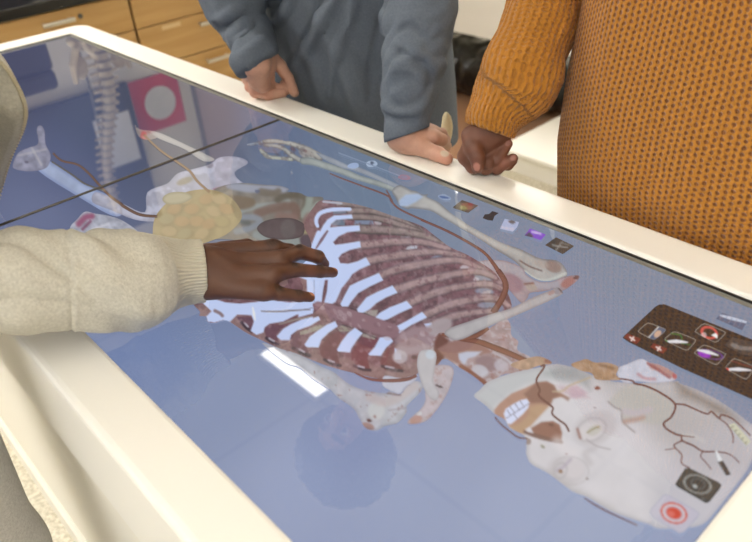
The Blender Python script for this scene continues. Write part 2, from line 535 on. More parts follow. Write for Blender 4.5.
# the display: black glass that gives off its own picture
mg, nt, b = mat_new('display_glass')
at_ = nt.nodes.new('ShaderNodeAttribute'); at_.attribute_name = 'tint'
b.inputs['Base Color'].default_value = (.004, .004, .005, 1)
b.inputs['Roughness'].default_value = .025
b.inputs['IOR'].default_value = 1.8
nt.links.new(at_.outputs['Color'], b.inputs['Emission Color']); b.inputs['Emission Strength'].default_value = GLOW
M['display'] = mg

def bg_at(P):  # background glow, with tones of the mirrored room mixed into its colour
    ctl = [((20, 80), (64, 67, 100)), ((155, 100), (58, 60, 82)), ((215, 120), (92, 88, 106)), ((60, 170), (84, 92, 136)), ((100, 130), (70, 82, 120)), ((40, 215), (104, 112, 154)), ((300, 185), (100, 116, 150)), ((130, 370), (108, 126, 178)),
           ((220, 400), (120, 136, 182)), ((300, 480), (140, 152, 196)), ((400, 480), (142, 154, 196)), ((520, 510), (148, 158, 198)), ((450, 440), (140, 150, 190)), ((360, 440), (132, 142, 188)),
           ((620, 260), (122, 134, 160)), ((560, 320), (126, 136, 170)), ((480, 200), (122, 132, 158)), ((740, 310), (122, 132, 160)),
           ((270, 120), (96, 110, 148)), ((370, 180), (102, 120, 150)), ((440, 380), (134, 142, 182)), ((600, 500), (150, 160, 198))]
    C = np.array([c for c, _ in ctl], float); K = np.array([k for _, k in ctl], float)
    d2 = ((P[:, None, :] - C[None]) ** 2).sum(2) + 900
    w = 1 / d2 ** 1.5
    c = (w @ K) / w.sum(1)[:, None] * np.array([1.03, 1.05, 1.03])
    return c + (c.mean(1)[:, None] - c) * .2

def to_px(Pw):
    q = (np.asarray(Pw) - CAM) @ ROT
    return np.stack([376 + F_PX * q[:, 0] / -q[:, 2], 271 - F_PX * q[:, 1] / -q[:, 2]], 1)

def px_to_glass(P, z):
    d = np.stack([(P[:, 0] - 376) / F_PX, -(P[:, 1] - 271) / F_PX, -np.ones(len(P))], 1) @ ROT.T
    t = (z + ZT - CAM[2]) / d[:, 2]
    return CAM + t[:, None] * d

def panel(name, x0, x1):
    nx, ny = int((x1 - x0) / .008), int((TY1 - TY0 - .011) / .008)
    xs = np.linspace(x0, x1, nx + 1); ys = np.linspace(TY0, TY1 - .011, ny + 1)
    X, Y = np.meshgrid(xs, ys, indexing='ij')
    V = np.stack([X.ravel(), Y.ravel(), np.full(X.size, ZT)], 1)
    ii, jj = np.meshgrid(np.arange(nx), np.arange(ny), indexing='ij')
    a = (ii * (ny + 1) + jj).ravel()
    Fq = np.stack([a, a + ny + 1, a + ny + 2, a + 1], 1)
    return from_np(name, V, Fq, M['display'], tab, smooth=False, col=lin(np.clip(bg_at(to_px(V)), 0, 255)))
left_panel = panel('display_panel', .011, 1.0165)
right_panel = panel('display_panel', 1.0235, 2.04)
left_panel['label'] = 'foot half of the display'; right_panel['label'] = 'head half of the display'
seam_mat = pmat('seam_rubber', (58, 50, 38), .5)
box('panel_seam', (1.0165, 1.0235, 0, TY1 - .011, ZT - .006, ZT + .0012), seam_mat, tab)
bm = bmesh.new()
add_box(bm, 0, 2.04, TY1 - .011, TY1 - .0002, ZT - .006, ZT + .0008)
add_box(bm, .0002, .011, 0, TY1 - .011, ZT - .006, ZT + .0008)
from_bm('bezel', bm, M['bezel'], tab)
bm = bmesh.new()
add_box(bm, .0002, 2.0395, TY1 - .003, TY1 - .0003, ZT + .0008, ZT + .0030)
add_box(bm, .0004, .003, .0003, TY1 - .003, ZT + .0008, ZT + .0030)
from_bm('gasket', bm, M['black'], tab)
box('display_tray', (.002, 2.038, .002, .571, ZT - .0145, ZT - .0062), M['black'], tab)

# ------------------------------------------------------------------ the picture on the display
def Z(fr, *pts):
    return [(fr[0] + x / fr[2], fr[1] + y / fr[2]) for x, y in pts]
z1 = (300, 190, 6.025); z2 = (400, 190, 6.025); z3 = (300, 270, 6.025); z4 = (400, 270, 6.025); z5 = (190, 290, 6.025); z6 = (300, 340, 4.7)
z7 = (500, 230, 6.02); z8 = (230, 170, 6.025); h1 = (470, 350, 6.025); h2 = (570, 350, 6.025); h3 = (520, 420, 4.44); h4 = (640, 370, 6.02)
h6 = (400, 320, 4.925); h7 = (230, 130, 6.267); h8 = (340, 150, 5.785); k1 = (440, 130, 4.17); t1 = (600, 290, 4.93); r1_ = (640, 440, 5.31)
l1 = (0, 100, 3.871); l2 = (110, 110, 4.014)

def seg_dist(P, pts, closed=False):
    A = np.asarray(pts, float)
    B = np.roll(A, -1, 0) if closed else A[1:]
    A = A if closed else A[:-1]
    best = np.full(len(P), 1e9); ti = np.zeros(len(P)); Q = P.copy()
    for i in range(len(A)):
        ab = B[i] - A[i]; L = ab @ ab + 1e-12
        t = np.clip((P - A[i]) @ ab / L, 0, 1); q = A[i] + t[:, None] * ab
        d = np.hypot(*(P - q).T); m_ = d < best
        best[m_] = d[m_]; ti[m_] = i + t[m_]; Q[m_] = q[m_]
    return best, ti, Q

def inside(P, poly):
    A = np.asarray(poly, float); B = np.roll(A, -1, 0); c = np.zeros(len(P), bool)
    for (x0, y0), (x1, y1) in zip(A, B):
        if y0 == y1: continue
        m_ = (P[:, 1] < y0) != (P[:, 1] < y1)
        c ^= m_ & (P[:, 0] < x0 + (P[:, 1] - y0) * (x1 - x0) / (y1 - y0))
    return c

def mixc(col, c, a):
    return col + (np.asarray(c, float) - col) * np.clip(a, 0, 1)[:, None]

def paint(P, col, outline, ops):
    for op in ops:
        k = op[0]
        if k == 'noise':
            _, sc, amp, seed = op
            col = col * (1 + amp * fbm(P, sc, seed, 3))[:, None]
        elif k == 'noisec':
            _, sc, c, lo, hi, al, seed = op
            col = mixc(col, c, al * sstep(lo, hi, fbm(P, sc, seed, 3)))
        elif k == 'edge':
            _, w, c, al = op
            d = seg_dist(P, outline, True)[0]
            col = mixc(col, c, al * (1 - sstep(0, w, d)))
        elif k == 'str':
            _, pts, w, c, soft, al = op
            p = catmull(pts, 5) if len(pts) > 2 else np.asarray(pts, float)
            d, ti, _q = seg_dist(P, p)
            if np.ndim(w): w = np.interp(ti / max(len(p) - 1, 1), np.linspace(0, 1, len(w)), w)
            col = mixc(col, c, al * (1 - sstep(w - soft, w + soft, d)))
        elif k == 'bone':
            _, pts, w, cc, ce = op
            p = catmull(pts, 5) if len(pts) > 2 else np.asarray(pts, float)
            d, ti, q = seg_dist(P, p)
            if np.ndim(w): w = np.interp(ti / max(len(p) - 1, 1), np.linspace(0, 1, len(w)), w)
            u = np.clip(d / w, 0, 1.5)
            side = np.sign((P - q)[:, 1])
            c = np.asarray(ce, float) + (np.asarray(cc, float) - ce) * (1 - sstep(.3, 1.05, u))[:, None]
            c = c * (1 + .12 * fbm(P, 5, 7, 3) - .06 * side * u)[:, None]
            a = 1 - sstep(.85, 1.15, u)
            col = col + (c - col) * a[:, None]
        elif k == 'blob':
            _, c0, rx, ry, rot, c, al = op
            a = math.radians(rot); q = P - np.asarray(c0, float)
            x = (q[:, 0] * math.cos(a) + q[:, 1] * math.sin(a)) / rx; y = (-q[:, 0] * math.sin(a) + q[:, 1] * math.cos(a)) / ry
            col = mixc(col, c, al * (1 - sstep(.75, 1.15, np.hypot(x, y))))
        elif k == 'ring':
            _, c0, rx, ry, rot, w, c, al = op
            a = math.radians(rot); q = P - np.asarray(c0, float)
            x = (q[:, 0] * math.cos(a) + q[:, 1] * math.sin(a)) / rx; y = (-q[:, 0] * math.sin(a) + q[:, 1] * math.cos(a)) / ry
            col = mixc(col, c, al * (1 - sstep(w * .6, w * 1.3, np.abs(np.hypot(x, y) - 1))))
        elif k == 'poly':
            _, pts, c, soft, al = op
            d = seg_dist(P, pts, True)[0] * np.where(inside(P, pts), 1, -1)
            col = mixc(col, c, al * sstep(-soft, soft, d))
    return col

layer_no = [0]
def elem(name, outline, base, ops=(), smooth=True, step=1.25, parent=None, label=None):
    layer_no[0] += 1
    z = .00025 + .00003 * layer_no[0]
    out = catmull(outline, 4, True) if smooth else np.asarray(outline, float)
    lo = out.min(0) - step; hi = out.max(0) + step
    nx, ny = int((hi[0] - lo[0]) / step) + 1, int((hi[1] - lo[1]) / step) + 1
    ii, jj = np.meshgrid(np.arange(nx), np.arange(ny), indexing='ij')
    cen = np.stack([lo[0] + (ii.ravel() + .5) * step, lo[1] + (jj.ravel() + .5) * step], 1)
    keep = inside(cen, out)
    a = (ii * (ny + 1) + jj).ravel()
    Fq = np.stack([a, a + 1, a + ny + 2, a + ny + 1], 1)[keep]
    used, inv = np.unique(Fq, return_inverse=True); Fq = inv.reshape(-1, 4)
    P = np.stack([lo[0] + (used // (ny + 1)) * step, lo[1] + (used % (ny + 1)) * step], 1)
    cnt = np.bincount(Fq.ravel(), minlength=len(P))
    bd = cnt < 4
    d, _, q = seg_dist(P[bd], out, True)
    mv = d < step * 1.2
    idx = np.where(bd)[0][mv]; P[idx] = q[mv]
    base_c = bg_at(P) if base is None else np.tile(np.asarray(base, float), (len(P), 1))
    col = np.clip(paint(P, base_c, out, ops), 0, 255)
    V = px_to_glass(P, z)
    par = parent or (right_panel if np.median(V[:, 0]) > 1.02 else left_panel)
    o = from_np(name, V, Fq, M['display'], par, smooth=False, col=lin(col))
    if label: o['label'] = label
    return o

def ribbon(name, pts, w, c, parent=None, label=None):
    """a vessel drawn on the screen: its own outline from a centre line"""
    p = catmull(pts, 5) if len(pts) > 2 else np.asarray(pts, float)
    T = np.gradient(p, axis=0); T /= np.linalg.norm(T, axis=1)[:, None] + 1e-9
    Nn = np.stack([-T[:, 1], T[:, 0]], 1)
    w = np.interp(np.linspace(0, 1, len(p)), np.linspace(0, 1, np.size(w)), np.atleast_1d(w))[:, None]
    layer_no[0] += 1; z = .00025 + .00003 * layer_no[0]
    rows = [p + Nn * w * s for s in (-1, -.4, .4, 1)]
    P = np.concatenate(rows); n = len(p)
    cc = np.asarray(c, float); col = np.concatenate([np.tile(cc * s, (n, 1)) for s in (.72, 1.0, 1.08, .8)])
    Fq = np.array([[r * n + i, (r + 1) * n + i, (r + 1) * n + i + 1, r * n + i + 1] for r in range(3) for i in range(n - 1)])
    V = px_to_glass(P, z)
    par = parent or (right_panel if np.median(V[:, 0]) > 1.02 else left_panel)
    o = from_np(name, V, Fq, M['display'], par, smooth=False, col=lin(np.clip(col, 0, 255)))
    if label: o['label'] = label
    return o

# --- legs, pelvis and bowels (foot half and beyond the seam)
elem('displayed_thigh_bone', Z(l1, (150, 275), (165, 235), (195, 238), (330, 325), (465, 395), (470, 445), (420, 442), (300, 372)), (160, 172, 202), [('edge', 4, (120, 135, 180), .6), ('noise', 9, .08, 3)], label='pale blue thigh bone of the leg nearer the front of the table')
elem('displayed_knee', Z(l1, (50, 250), (70, 205), (110, 185), (148, 168), (142, 112), (158, 98), (172, 120), (176, 170), (196, 215), (180, 262), (120, 276), (60, 268)), (142, 142, 162), [('noise', 5, .18, 5), ('str', Z(l1, (70, 215), (180, 190)), 1.2, (180, 178, 186), 1, .6), ('str', Z(l1, (120, 180), (160, 250)), 1.2, (184, 182, 186), 1, .6), ('blob', Z(l1, (103, 240))[0], 2.0, 1.6, 0, (86, 80, 100), .6), ('edge', 2, (120, 118, 140), .5)])
elem('displayed_knee', Z(l2, (100, 60), (120, 78), (170, 85), (190, 110), (150, 120), (115, 105)), (150, 140, 140), [('noise', 4, .15, 5), ('blob', Z(l2, (135, 105))[0], 3.5, 5, 0, (190, 90, 90), .7)])
elem('displayed_thigh_bone', Z(l2, (165, 85), (200, 92), (260, 118), (385, 178), (420, 200), (372, 205), (300, 158), (190, 112)), (178, 176, 176), [('edge', 3, (150, 148, 150), .6)], label='pale thigh bone of the leg nearer the back of the table')
elem('displayed_pelvis', Z(l2, (-60, 330), (0, 350), (60, 380), (140, 410), (150, 330), (230, 295), (270, 255), (330, 238), (400, 218), (440, 190), (510, 188), (555, 212), (500, 250), (530, 290), (600, 320), (520, 340), (300, 345), (220, 400), (190, 445), (100, 440), (0, 400), (-70, 370)),
     (168, 168, 184), [('noise', 8, .12, 11), ('noisec', 10, (196, 198, 216), .1, .35, .7, 3), ('blob', Z(l2, (230, 260))[0], 9, 3, -10, (150, 135, 110), .7), ('blob', Z(l2, (300, 285))[0], 9, 3.5, -20, (150, 138, 112), .7),
      ('blob', Z(l2, (400, 222))[0], 4, 3, 0, (120, 110, 118), .6), ('blob', Z(l2, (440, 318))[0], 7, 2, 0, (150, 80, 95), .6), ('edge', 2.5, (140, 140, 160), .5)])
elem('displayed_hand', Z(l1, (270, 500), (300, 460), (330, 432), (370, 440), (420, 448), (480, 470), (540, 520), (500, 560), (300, 560)), (168, 170, 184), [('noise', 5, .2, 21), ('str', Z(l1, (305, 480), (330, 455), (355, 450)), 3, (148, 76, 108), 2, .8), ('str', Z(l1, (320, 500), (350, 470)), 1.5, (120, 60, 90), 1, .7), ('str', Z(l1, (360, 500), (420, 480)), 1.2, (210, 210, 220), 1, .8)], label='near hand of the body beside the sleeve')
# --- stomach folds and liver
st = Z(z8, (-120, 150), (-60, 100), (60, 78), (200, 88), (300, 95), (355, 115), (345, 130), (420, 138), (470, 160), (560, 165), (545, 225), (520, 290), (520, 400), (520, 500), (300, 500), (200, 440), (0, 420), (-140, 400), (-160, 260))
elem('displayed_stomach', st, (128, 122, 114), [('noise', 8, .16, 8),
     ('str', Z(z8, (0, 90), (100, 110), (220, 115), (340, 118)), 4, (158, 162, 178), 2, .9), ('str', Z(z8, (190, 130), (260, 140), (290, 130)), 3.5, (118, 108, 96), 2, .9), ('blob', Z(z8, (165, 128))[0], 2.5, 2, 0, (96, 100, 124), .8),
     ('str', Z(z8, (0, 290), (60, 250), (160, 220), (280, 205), (330, 175), (350, 190)), 2.6, (150, 156, 154), 1.5, .9),
     ('str', Z(z8, (0, 205), (80, 215), (130, 195), (60, 180), (0, 175)), 4, (122, 104, 84), 2, .8),
     ('str', Z(z8, (290, 180), (340, 155), (420, 150), (460, 180), (450, 230), (430, 280)), 3.5, (104, 96, 84), 2, .9),
     ('str', Z(z8, (480, 160), (470, 220), (440, 270), (470, 260), (530, 210)), 3.5, (150, 158, 150), 2, .9),
     ('str', Z(z8, (170, 260), (260, 230), (380, 220), (400, 270)), 4.5, (122, 98, 88), 2, .8), ('str', Z(z8, (300, 280), (380, 290)), 5, (138, 112, 104), 3, .8),
     ('str', Z(z8, (0, 320), (60, 290), (140, 285), (180, 310), (120, 350), (40, 370)), 3.2, (140, 146, 156), 2, .85), ('str', Z(z8, (40, 310), (110, 320)), 2.5, (96, 98, 96), 2, .7),
     ('str', Z(z8, (160, 390), (240, 420), (320, 440), (400, 430)), 4, (146, 152, 150), 2, .9), ('str', Z(z8, (220, 450), (300, 470)), 4, (168, 176, 178), 2, .9),
     ('blob', Z(z8, (480, 330))[0], 8, 13, 0, (138, 108, 104), .8), ('blob', Z(z8, (480, 370))[0], 8, 3, -10, (156, 150, 112), .8), ('blob', Z(z8, (470, 430))[0], 9, 7, 30, (88, 72, 80), .9), ('edge', 2, (100, 100, 104), .4)])
elem('displayed_liver', Z(z8, (163, 355), (180, 325), (230, 300), (300, 289), (380, 292), (440, 320), (450, 350), (440, 390), (400, 412), (320, 420), (240, 412), (190, 390)), (96, 82, 82), [('noise', 9, .1, 4), ('edge', 2, (70, 58, 58), .5), ('blob', Z(z8, (350, 355))[0], 8, 10, 0, (112, 106, 104), .5)], label='smooth dark oval liver')

bow = Z(l2, (175, 450), (215, 385), (290, 335), (370, 318), (440, 328), (500, 365), (530, 430), (480, 490), (420, 520), (330, 545), (190, 540))
rng = np.random.default_rng(4)
ops = [('noise', 10, .1, 2)]
for (x, y) in [(235, 350), (300, 360), (260, 400), (330, 400), (390, 360), (440, 360), (420, 410), (350, 450), (290, 450), (230, 440), (470, 400), (400, 460), (450, 450), (300, 500), (240, 490), (370, 500)]:
    c = Z(l2, (x, y))[0]; cc = [(176, 160, 116), (186, 150, 110), (168, 158, 124), (192, 168, 130)][rng.integers(4)]
    ops += [('blob', c, 9, 6.5, rng.uniform(-40, 20), (134, 120, 90), .35), ('blob', (c[0] - .6, c[1] - .8), 8, 5.3, rng.uniform(-40, 20), cc, .5)]
elem('displayed_bowel', bow, (160, 144, 108), ops)
elem('displayed_hip_bone', Z(l2, (210, 355), (240, 332), (300, 330), (330, 350), (290, 375), (230, 378)), (172, 164, 138), [('edge', 3, (132, 124, 100), .6)])
ribbon('displayed_vessel', Z(l1, (205, 205), (240, 235), (300, 250), (345, 285), (390, 335), (430, 375), (465, 400)) + Z(l2, (60, 390), (120, 420), (190, 427)), [1.0, 1.1, 1.3, 1.6, 1.4], (112, 88, 76))
ribbon('displayed_vessel', Z(l1, (200, 238), (280, 290), (330, 325), (400, 350)), [.8, 1.0, .8], (104, 100, 96))
ribbon('displayed_vessel', Z(l2, (135, 98), (200, 160), (265, 205), (320, 245), (350, 285), (400, 330)), [.9, 1.2, 1.3, 1.2], (140, 112, 84))

# --- the arm along the back edge
elem('displayed_hand', Z(h7, (105, 90), (150, 78), (215, 60), (290, 55), (350, 70), (420, 60), (470, 90), (540, 130), (600, 165), (560, 210), (470, 215), (430, 200), (380, 195), (300, 185), (230, 178), (185, 130), (200, 100), (130, 100)), None,
     [('bone', Z(h7, (110, 92), (190, 78), (240, 66)), 1.6, (150, 156, 166), (110, 116, 130)), ('bone', Z(h7, (215, 70), (290, 70), (380, 85), (450, 110), (520, 140), (560, 170)), [2, 2.2, 2.6, 4, 4], (172, 170, 164), (112, 108, 108)),
      ('bone', Z(h7, (185, 122), (215, 150), (240, 170), (300, 178), (385, 185)), [1.8, 2.6, 2.2, 2.0], (172, 174, 164), (116, 116, 112)), ('bone', Z(h7, (220, 95), (290, 100), (340, 120), (390, 160), (440, 190)), [1.6, 2, 2.4, 2.6], (168, 168, 164), (112, 110, 112)),
      ('blob', Z(h7, (480, 150))[0], 9, 5, 30, (160, 154, 150), .9), ('blob', Z(h7, (395, 120))[0], 3.2, 2.0, 30, (104, 84, 92), .8), ('blob', Z(h7, (470, 130))[0], 2.5, 1.6, 30, (120, 90, 92), .7), ('blob', Z(h7, (300, 155))[0], 2.5, 1.2, 10, (92, 88, 100), .7), ('blob', Z(h7, (500, 190))[0], 8, 4, 20, (172, 178, 172), .9), ('noisec', 3, (100, 92, 98), .15, .4, .5, 9)], label='far hand of the body near the back edge')
fa = Z(h7, (440, 180), (500, 172), (560, 190), (640, 215), (750, 255)) + Z(h8, (120, 148), (250, 185), (320, 210), (365, 245), (340, 275), (300, 240), (220, 210), (100, 175), (0, 138)) + Z(h7, (640, 260), (520, 222), (450, 214))
elem('displayed_forearm_bone', fa, (158, 164, 162), [('edge', 2.2, (112, 120, 126), .7), ('noise', 8, .07, 4)])
fb = Z(h7, (540, 140), (640, 175), (752, 225)) + Z(h8, (110, 100), (250, 160), (345, 205), (320, 218), (200, 165), (80, 118)) + Z(h7, (700, 235), (590, 185))
elem('displayed_forearm_bone', fb, (152, 158, 168), [('edge', 1.5, (118, 126, 142), .6), ('noise', 8, .07, 14)])
ua = Z(h8, (300, 235), (345, 203), (410, 232), (440, 238), (480, 258), (520, 252)) + Z(z2, (160, 40), (230, 72), (310, 140), (420, 215), (520, 270), (620, 320), (723, 355)) + Z(z7, (240, 170), (330, 180), (375, 205), (405, 255), (390, 285), (310, 305), (230, 300), (150, 250), (90, 190)) + Z(z2, (560, 350), (470, 290), (340, 215), (260, 170), (180, 125), (60, 110)) + Z(h8, (400, 345), (345, 320), (320, 275))
elem('displayed_upper_arm_bone', ua, (172, 170, 168), [('edge', 3.2, (112, 112, 118), .75), ('noise', 9, .09, 6), ('str', Z(z2, (150, 60), (330, 180), (560, 310), (723, 390)), 3, (190, 188, 184), 2.5, .6),
     ('poly', Z(h8, (340, 295), (380, 258), (450, 252), (482, 270), (440, 300), (390, 325), (345, 325)), (168, 186, 216), 1.2, .95), ('blob', Z(z7, (320, 220))[0], 9, 6, 20, (146, 122, 114), .8), ('blob', Z(z7, (250, 205))[0], 8, 4, 20, (172, 160, 154), .6),
     ('str', Z(z7, (120, 185), (180, 220), (250, 245)), .8, (100, 84, 84), .6, .8), ('str', Z(z7, (150, 250), (220, 295), (300, 300), (395, 262)), 1.6, (196, 200, 196), 1, .9)], label='upper arm bone of the far arm')
sh = Z(z7, (-10, 180), (90, 205), (140, 235), (160, 270), (230, 310), (310, 310), (395, 280), (470, 272), (474, 296), (425, 338), (372, 368), (320, 352), (300, 362), (240, 372), (180, 380), (165, 410), (130, 440), (90, 400), (40, 350), (-10, 345), (-120, 300), (-150, 200))
elem('displayed_shoulder_blade', sh, (160, 146, 152), [('noise', 8, .12, 13), ('str', Z(z7, (-100, 205), (0, 215), (120, 255), (230, 320), (330, 330)), 5, (172, 168, 176), 2.5, .8), ('blob', Z(z7, (70, 320))[0], 13, 9, 30, (150, 118, 130), .7), ('blob', Z(z7, (190, 345))[0], 6, 4, 10, (172, 160, 150), .8), ('str', Z(z7, (150, 325), (200, 320)), 1, (120, 86, 80), .8, .8),
     ('blob', Z(z7, (410, 315))[0], 8, 4.5, -30, (164, 110, 104), .8), ('blob', Z(z7, (460, 285))[0], 3.5, 2, -20, (104, 72, 72), .9), ('edge', 1.8, (128, 112, 122), .5)])

# --- rib cage
th = Z(z1, (130, 62), (255, 72), (400, 102), (560, 157)) + Z(z2, (120, 212), (200, 268), (300, 343), (390, 383), (470, 428), (560, 488)) + Z(z4, (600, 55), (645, 130), (672, 228), (600, 250), (540, 300), (420, 345), (300, 400), (255, 445), (200, 500)) + Z(z6, (560, 110), (545, 165), (400, 185), (260, 157), (130, 122), (0, 72)) + Z(z5, (540, 352), (430, 302), (330, 252), (240, 192), (200, 182), (150, 198), (105, 190), (98, 160), (55, 155), (60, 130), (20, 80), (60, 25)) + [(215, 285), (270, 280), (305, 262)] + Z(z8, (490, 470), (475, 400), (445, 340), (460, 290), (500, 228))
TAN = (162, 138, 138); TANE = (108, 88, 94); CART = (196, 210, 246)
ops = [('noise', 6, .2, 5), ('noisec', 7, (134, 96, 106), .0, .35, .5, 15), ('noisec', 5, (84, 62, 68), .1, .4, .5, 25)]
GAP = (124, 134, 158)
ops += [('poly', Z(z1, (328, 182), (440, 180), (445, 212), (328, 212)), GAP, .8, 1), ('poly', Z(z1, (190, 200), (230, 178), (270, 178), (270, 214), (195, 214)), (110, 122, 140), .8, 1), ('poly', Z(z1, (200, 128), (280, 128), (300, 140), (200, 145)), (116, 126, 142), .8, .9),
        ('blob', Z(z1, (470, 195))[0], 4, 3, 30, (176, 170, 176), .9), ('blob', Z(z1, (660, 280))[0], 6, 2.5, 10, (140, 146, 160), .9), ('blob', Z(z1, (670, 350))[0], 6, 2.5, -10, (178, 176, 184), .95), ('blob', Z(z1, (605, 215))[0], 3, 3, 30, (168, 160, 166), .8),
        ('blob', Z(z2, (75, 350))[0], 6, 2.2, -20, (186, 190, 204), .9), ('blob', Z(z2, (220, 352))[0], 9, 2, 8, (124, 130, 150), .9), ('blob', Z(z2, (230, 410))[0], 8, 2.8, -8, (130, 136, 158), .95), ('blob', Z(z2, (300, 405))[0], 5, 2, 0, (178, 168, 172), .8),
        ('blob', Z(z2, (390, 468))[0], 5, 3, -10, (186, 182, 192), .9), ('blob', Z(z2, (20, 285))[0], 3, 2.5, 0, (156, 146, 146), .8), ('blob', Z(z2, (90, 285))[0], 6, 1.8, 5, (150, 140, 144), .8), ('blob', Z(z2, (440, 470))[0], 5, 2, 10, (158, 134, 134), .8),
        ('blob', Z(z4, (500, 50))[0], 9, 3.2, 15, (138, 142, 158), .95), ('blob', Z(z4, (460, 58))[0], 3, 2.4, 0, (190, 186, 196), .9), ('blob', Z(z4, (510, 130))[0], 10, 3.6, 5, (134, 138, 158), .95), ('blob', Z(z4, (520, 138))[0], 5, 2.0, -20, (186, 174, 178), .9), ('blob', Z(z4, (525, 212))[0], 10, 3.2, 0, (128, 134, 154), .95), ('blob', Z(z4, (600, 230))[0], 5, 4, 40, (130, 136, 158), .95), ('blob', Z(z4, (600, 60))[0], 5, 4, 40, (160, 138, 140), .9)]
ops += [('poly', Z(z1, (-10, 430), (-50, 330), (0, 200), (60, 110), (130, 60), (150, 90), (112, 140), (95, 180), (110, 265), (72, 352), (60, 420)), (136, 106, 104), 2, .8)]
ribs = [[(338, 203), (350, 204), (366, 207.5), (393, 216.5), (421, 230)],
        [(349, 210.6), (371, 211), (387, 215), (406, 222.5), (425, 235)],
        [(350, 217), (375, 217.8), (400, 224.5), (420, 232), (436, 240)],
        [(358, 229), (383, 230), (405, 232), (425, 236), (447, 246)],
        [(358, 245.5), (383, 242.6), (406, 241.4), (425, 242.5), (449, 249)],
        [(364, 261.5), (393, 256), (415, 253), (435, 251.8), (464, 256)],
        [(379, 276), (400, 268.5), (420, 264.5), (445, 260.5), (463, 261), (482, 269)],
        [(393, 290.5), (420, 282), (440, 277), (460, 273), (480, 272), (496, 278)],
        [(407, 304), (423, 297), (445, 290), (467, 285.5), (489, 284), (504, 290)],
        [(422, 317), (443, 307), (466, 300.5), (489, 297.5), (503, 301.5), (511, 309)],
        [(432, 325), (450, 317.5), (470, 313), (493, 311)]]
for k, r in enumerate(ribs):
    w = [3.4, 3.2, 2.6] if k < 3 else [5.0, 4.7, 3.9, 3.0]
    ops.append(('bone', r, w, (146, 130, 126) if k < 4 else TAN, (92, 80, 80) if k < 4 else TANE))
# near margin: tan rim, muscle patches, dark slits
ops += [('str', Z(z6, (560, 130), (400, 160), (270, 130), (130, 95), (20, 50)) + Z(z5, (640, 340), (530, 305), (430, 265), (330, 215), (240, 165), (100, 150)), 7, (142, 116, 116), 3, .95),
        ('poly', Z(z6, (100, 30), (150, -30), (200, -20), (172, 60), (188, 112), (130, 102), (95, 60)), (112, 70, 76), .9, .95), ('poly', Z(z6, (243, 62), (300, -5), (375, -5), (312, 70), (330, 140), (260, 122)), (116, 70, 74), .9, .95), ('poly', Z(z6, (385, 85), (440, 10), (445, 95), (490, 142), (400, 142), (375, 112)), (116, 70, 72), .9, .95),
        ('poly', Z(z3, (120, 465), (170, 400), (235, 368), (275, 395), (225, 465), (215, 505), (150, 542), (120, 505)), (118, 78, 84), .9, .9), ('poly', Z(z3, (310, 500), (375, 400), (475, 412), (430, 480), (400, 545), (310, 545)), (118, 72, 80), .9, .9), ('poly', Z(z3, (500, 540), (520, 480), (570, 440), (570, 545)), (120, 76, 82), .9, .9),
        ('poly', Z(z5, (275, 160), (385, 165), (372, 245), (330, 222)), (104, 78, 92), .9, .95), ('poly', Z(z5, (445, 235), (480, 205), (575, 212), (520, 268), (535, 310), (460, 288)), (108, 78, 90), .9, .95), ('poly', Z(z5, (610, 275), (723, 232), (690, 320), (723, 392), (620, 352), (604, 320)), (110, 78, 90), .9, .95),
        ('poly', Z(z3, (0, 400), (50, 370), (110, 380), (60, 420), (20, 470), (-20, 440)), (110, 76, 86), .9, .8)]
for fr, a, b_ in ((z5, (310, 195), (372, 250)), (z5, (460, 290), (535, 330)), (z5, (620, 350), (720, 392)), (z6, (115, 92), (190, 120)), (z6, (255, 120), (330, 142)), (z6, (385, 122), (480, 145)), (z6, (-20, 42), (45, 75))):
    m_ = ((a[0] + b_[0]) / 2, (a[1] + b_[1]) / 2)
    ops.append(('str', Z(fr, a, (m_[0], m_[1] + 6), b_), 1.5, (60, 52, 62), .8, .9)); ops.append(('str', Z(fr, (a[0] + 18, a[1] + 2), (m_[0] + 8, m_[1] - 2)), .9, (186, 182, 196), .7, .9))
ops += [('poly', Z(z3, (0, 372), (60, 350), (110, 330), (150, 335), (110, 362), (40, 385), (0, 392)), (164, 160, 146), .7, .9), ('poly', Z(z3, (225, 350), (260, 330), (320, 345), (300, 370), (240, 372)), (160, 152, 138), .7, .9), ('poly', Z(z3, (380, 245), (470, 240), (460, 280), (400, 275)), (164, 158, 150), .7, .9), ('poly', Z(z3, (380, 375), (460, 400), (450, 420), (370, 400)), (162, 156, 146), .7, .9),
        ('str', Z(z3, (225, 325), (300, 345), (460, 410)), .6, (70, 56, 60), .5, .8), ('str', Z(z3, (300, 228), (400, 265), (470, 300)), .6, (70, 56, 60), .5, .8)]
ops += [('noisec', 5, (176, 152, 158), .1, .45, .35, 31), ('noisec', 3.5, (108, 72, 80), .2, .5, .4, 41), ('noise', 2.5, .07, 51)]
W1 = Z(z1, (72, 352), (110, 272), (138, 215), (165, 178), (205, 153), (312, 148), (318, 172), (220, 180), (188, 205), (182, 226), (230, 220), (358, 212), (362, 246), (285, 255), (232, 280), (200, 315), (212, 330), (255, 325), (362, 308), (367, 346), (300, 362), (252, 385), (232, 410), (242, 440), (290, 444), (345, 430), (398, 406), (424, 450), (360, 478), (315, 508)) + Z(z3, (300, 50), (250, 112), (215, 192), (195, 203), (145, 198), (162, 130), (168, 60), (150, 62), (138, 130), (130, 200), (45, 202), (40, 60), (-40, 30)) + Z(z1, (-20, 420))
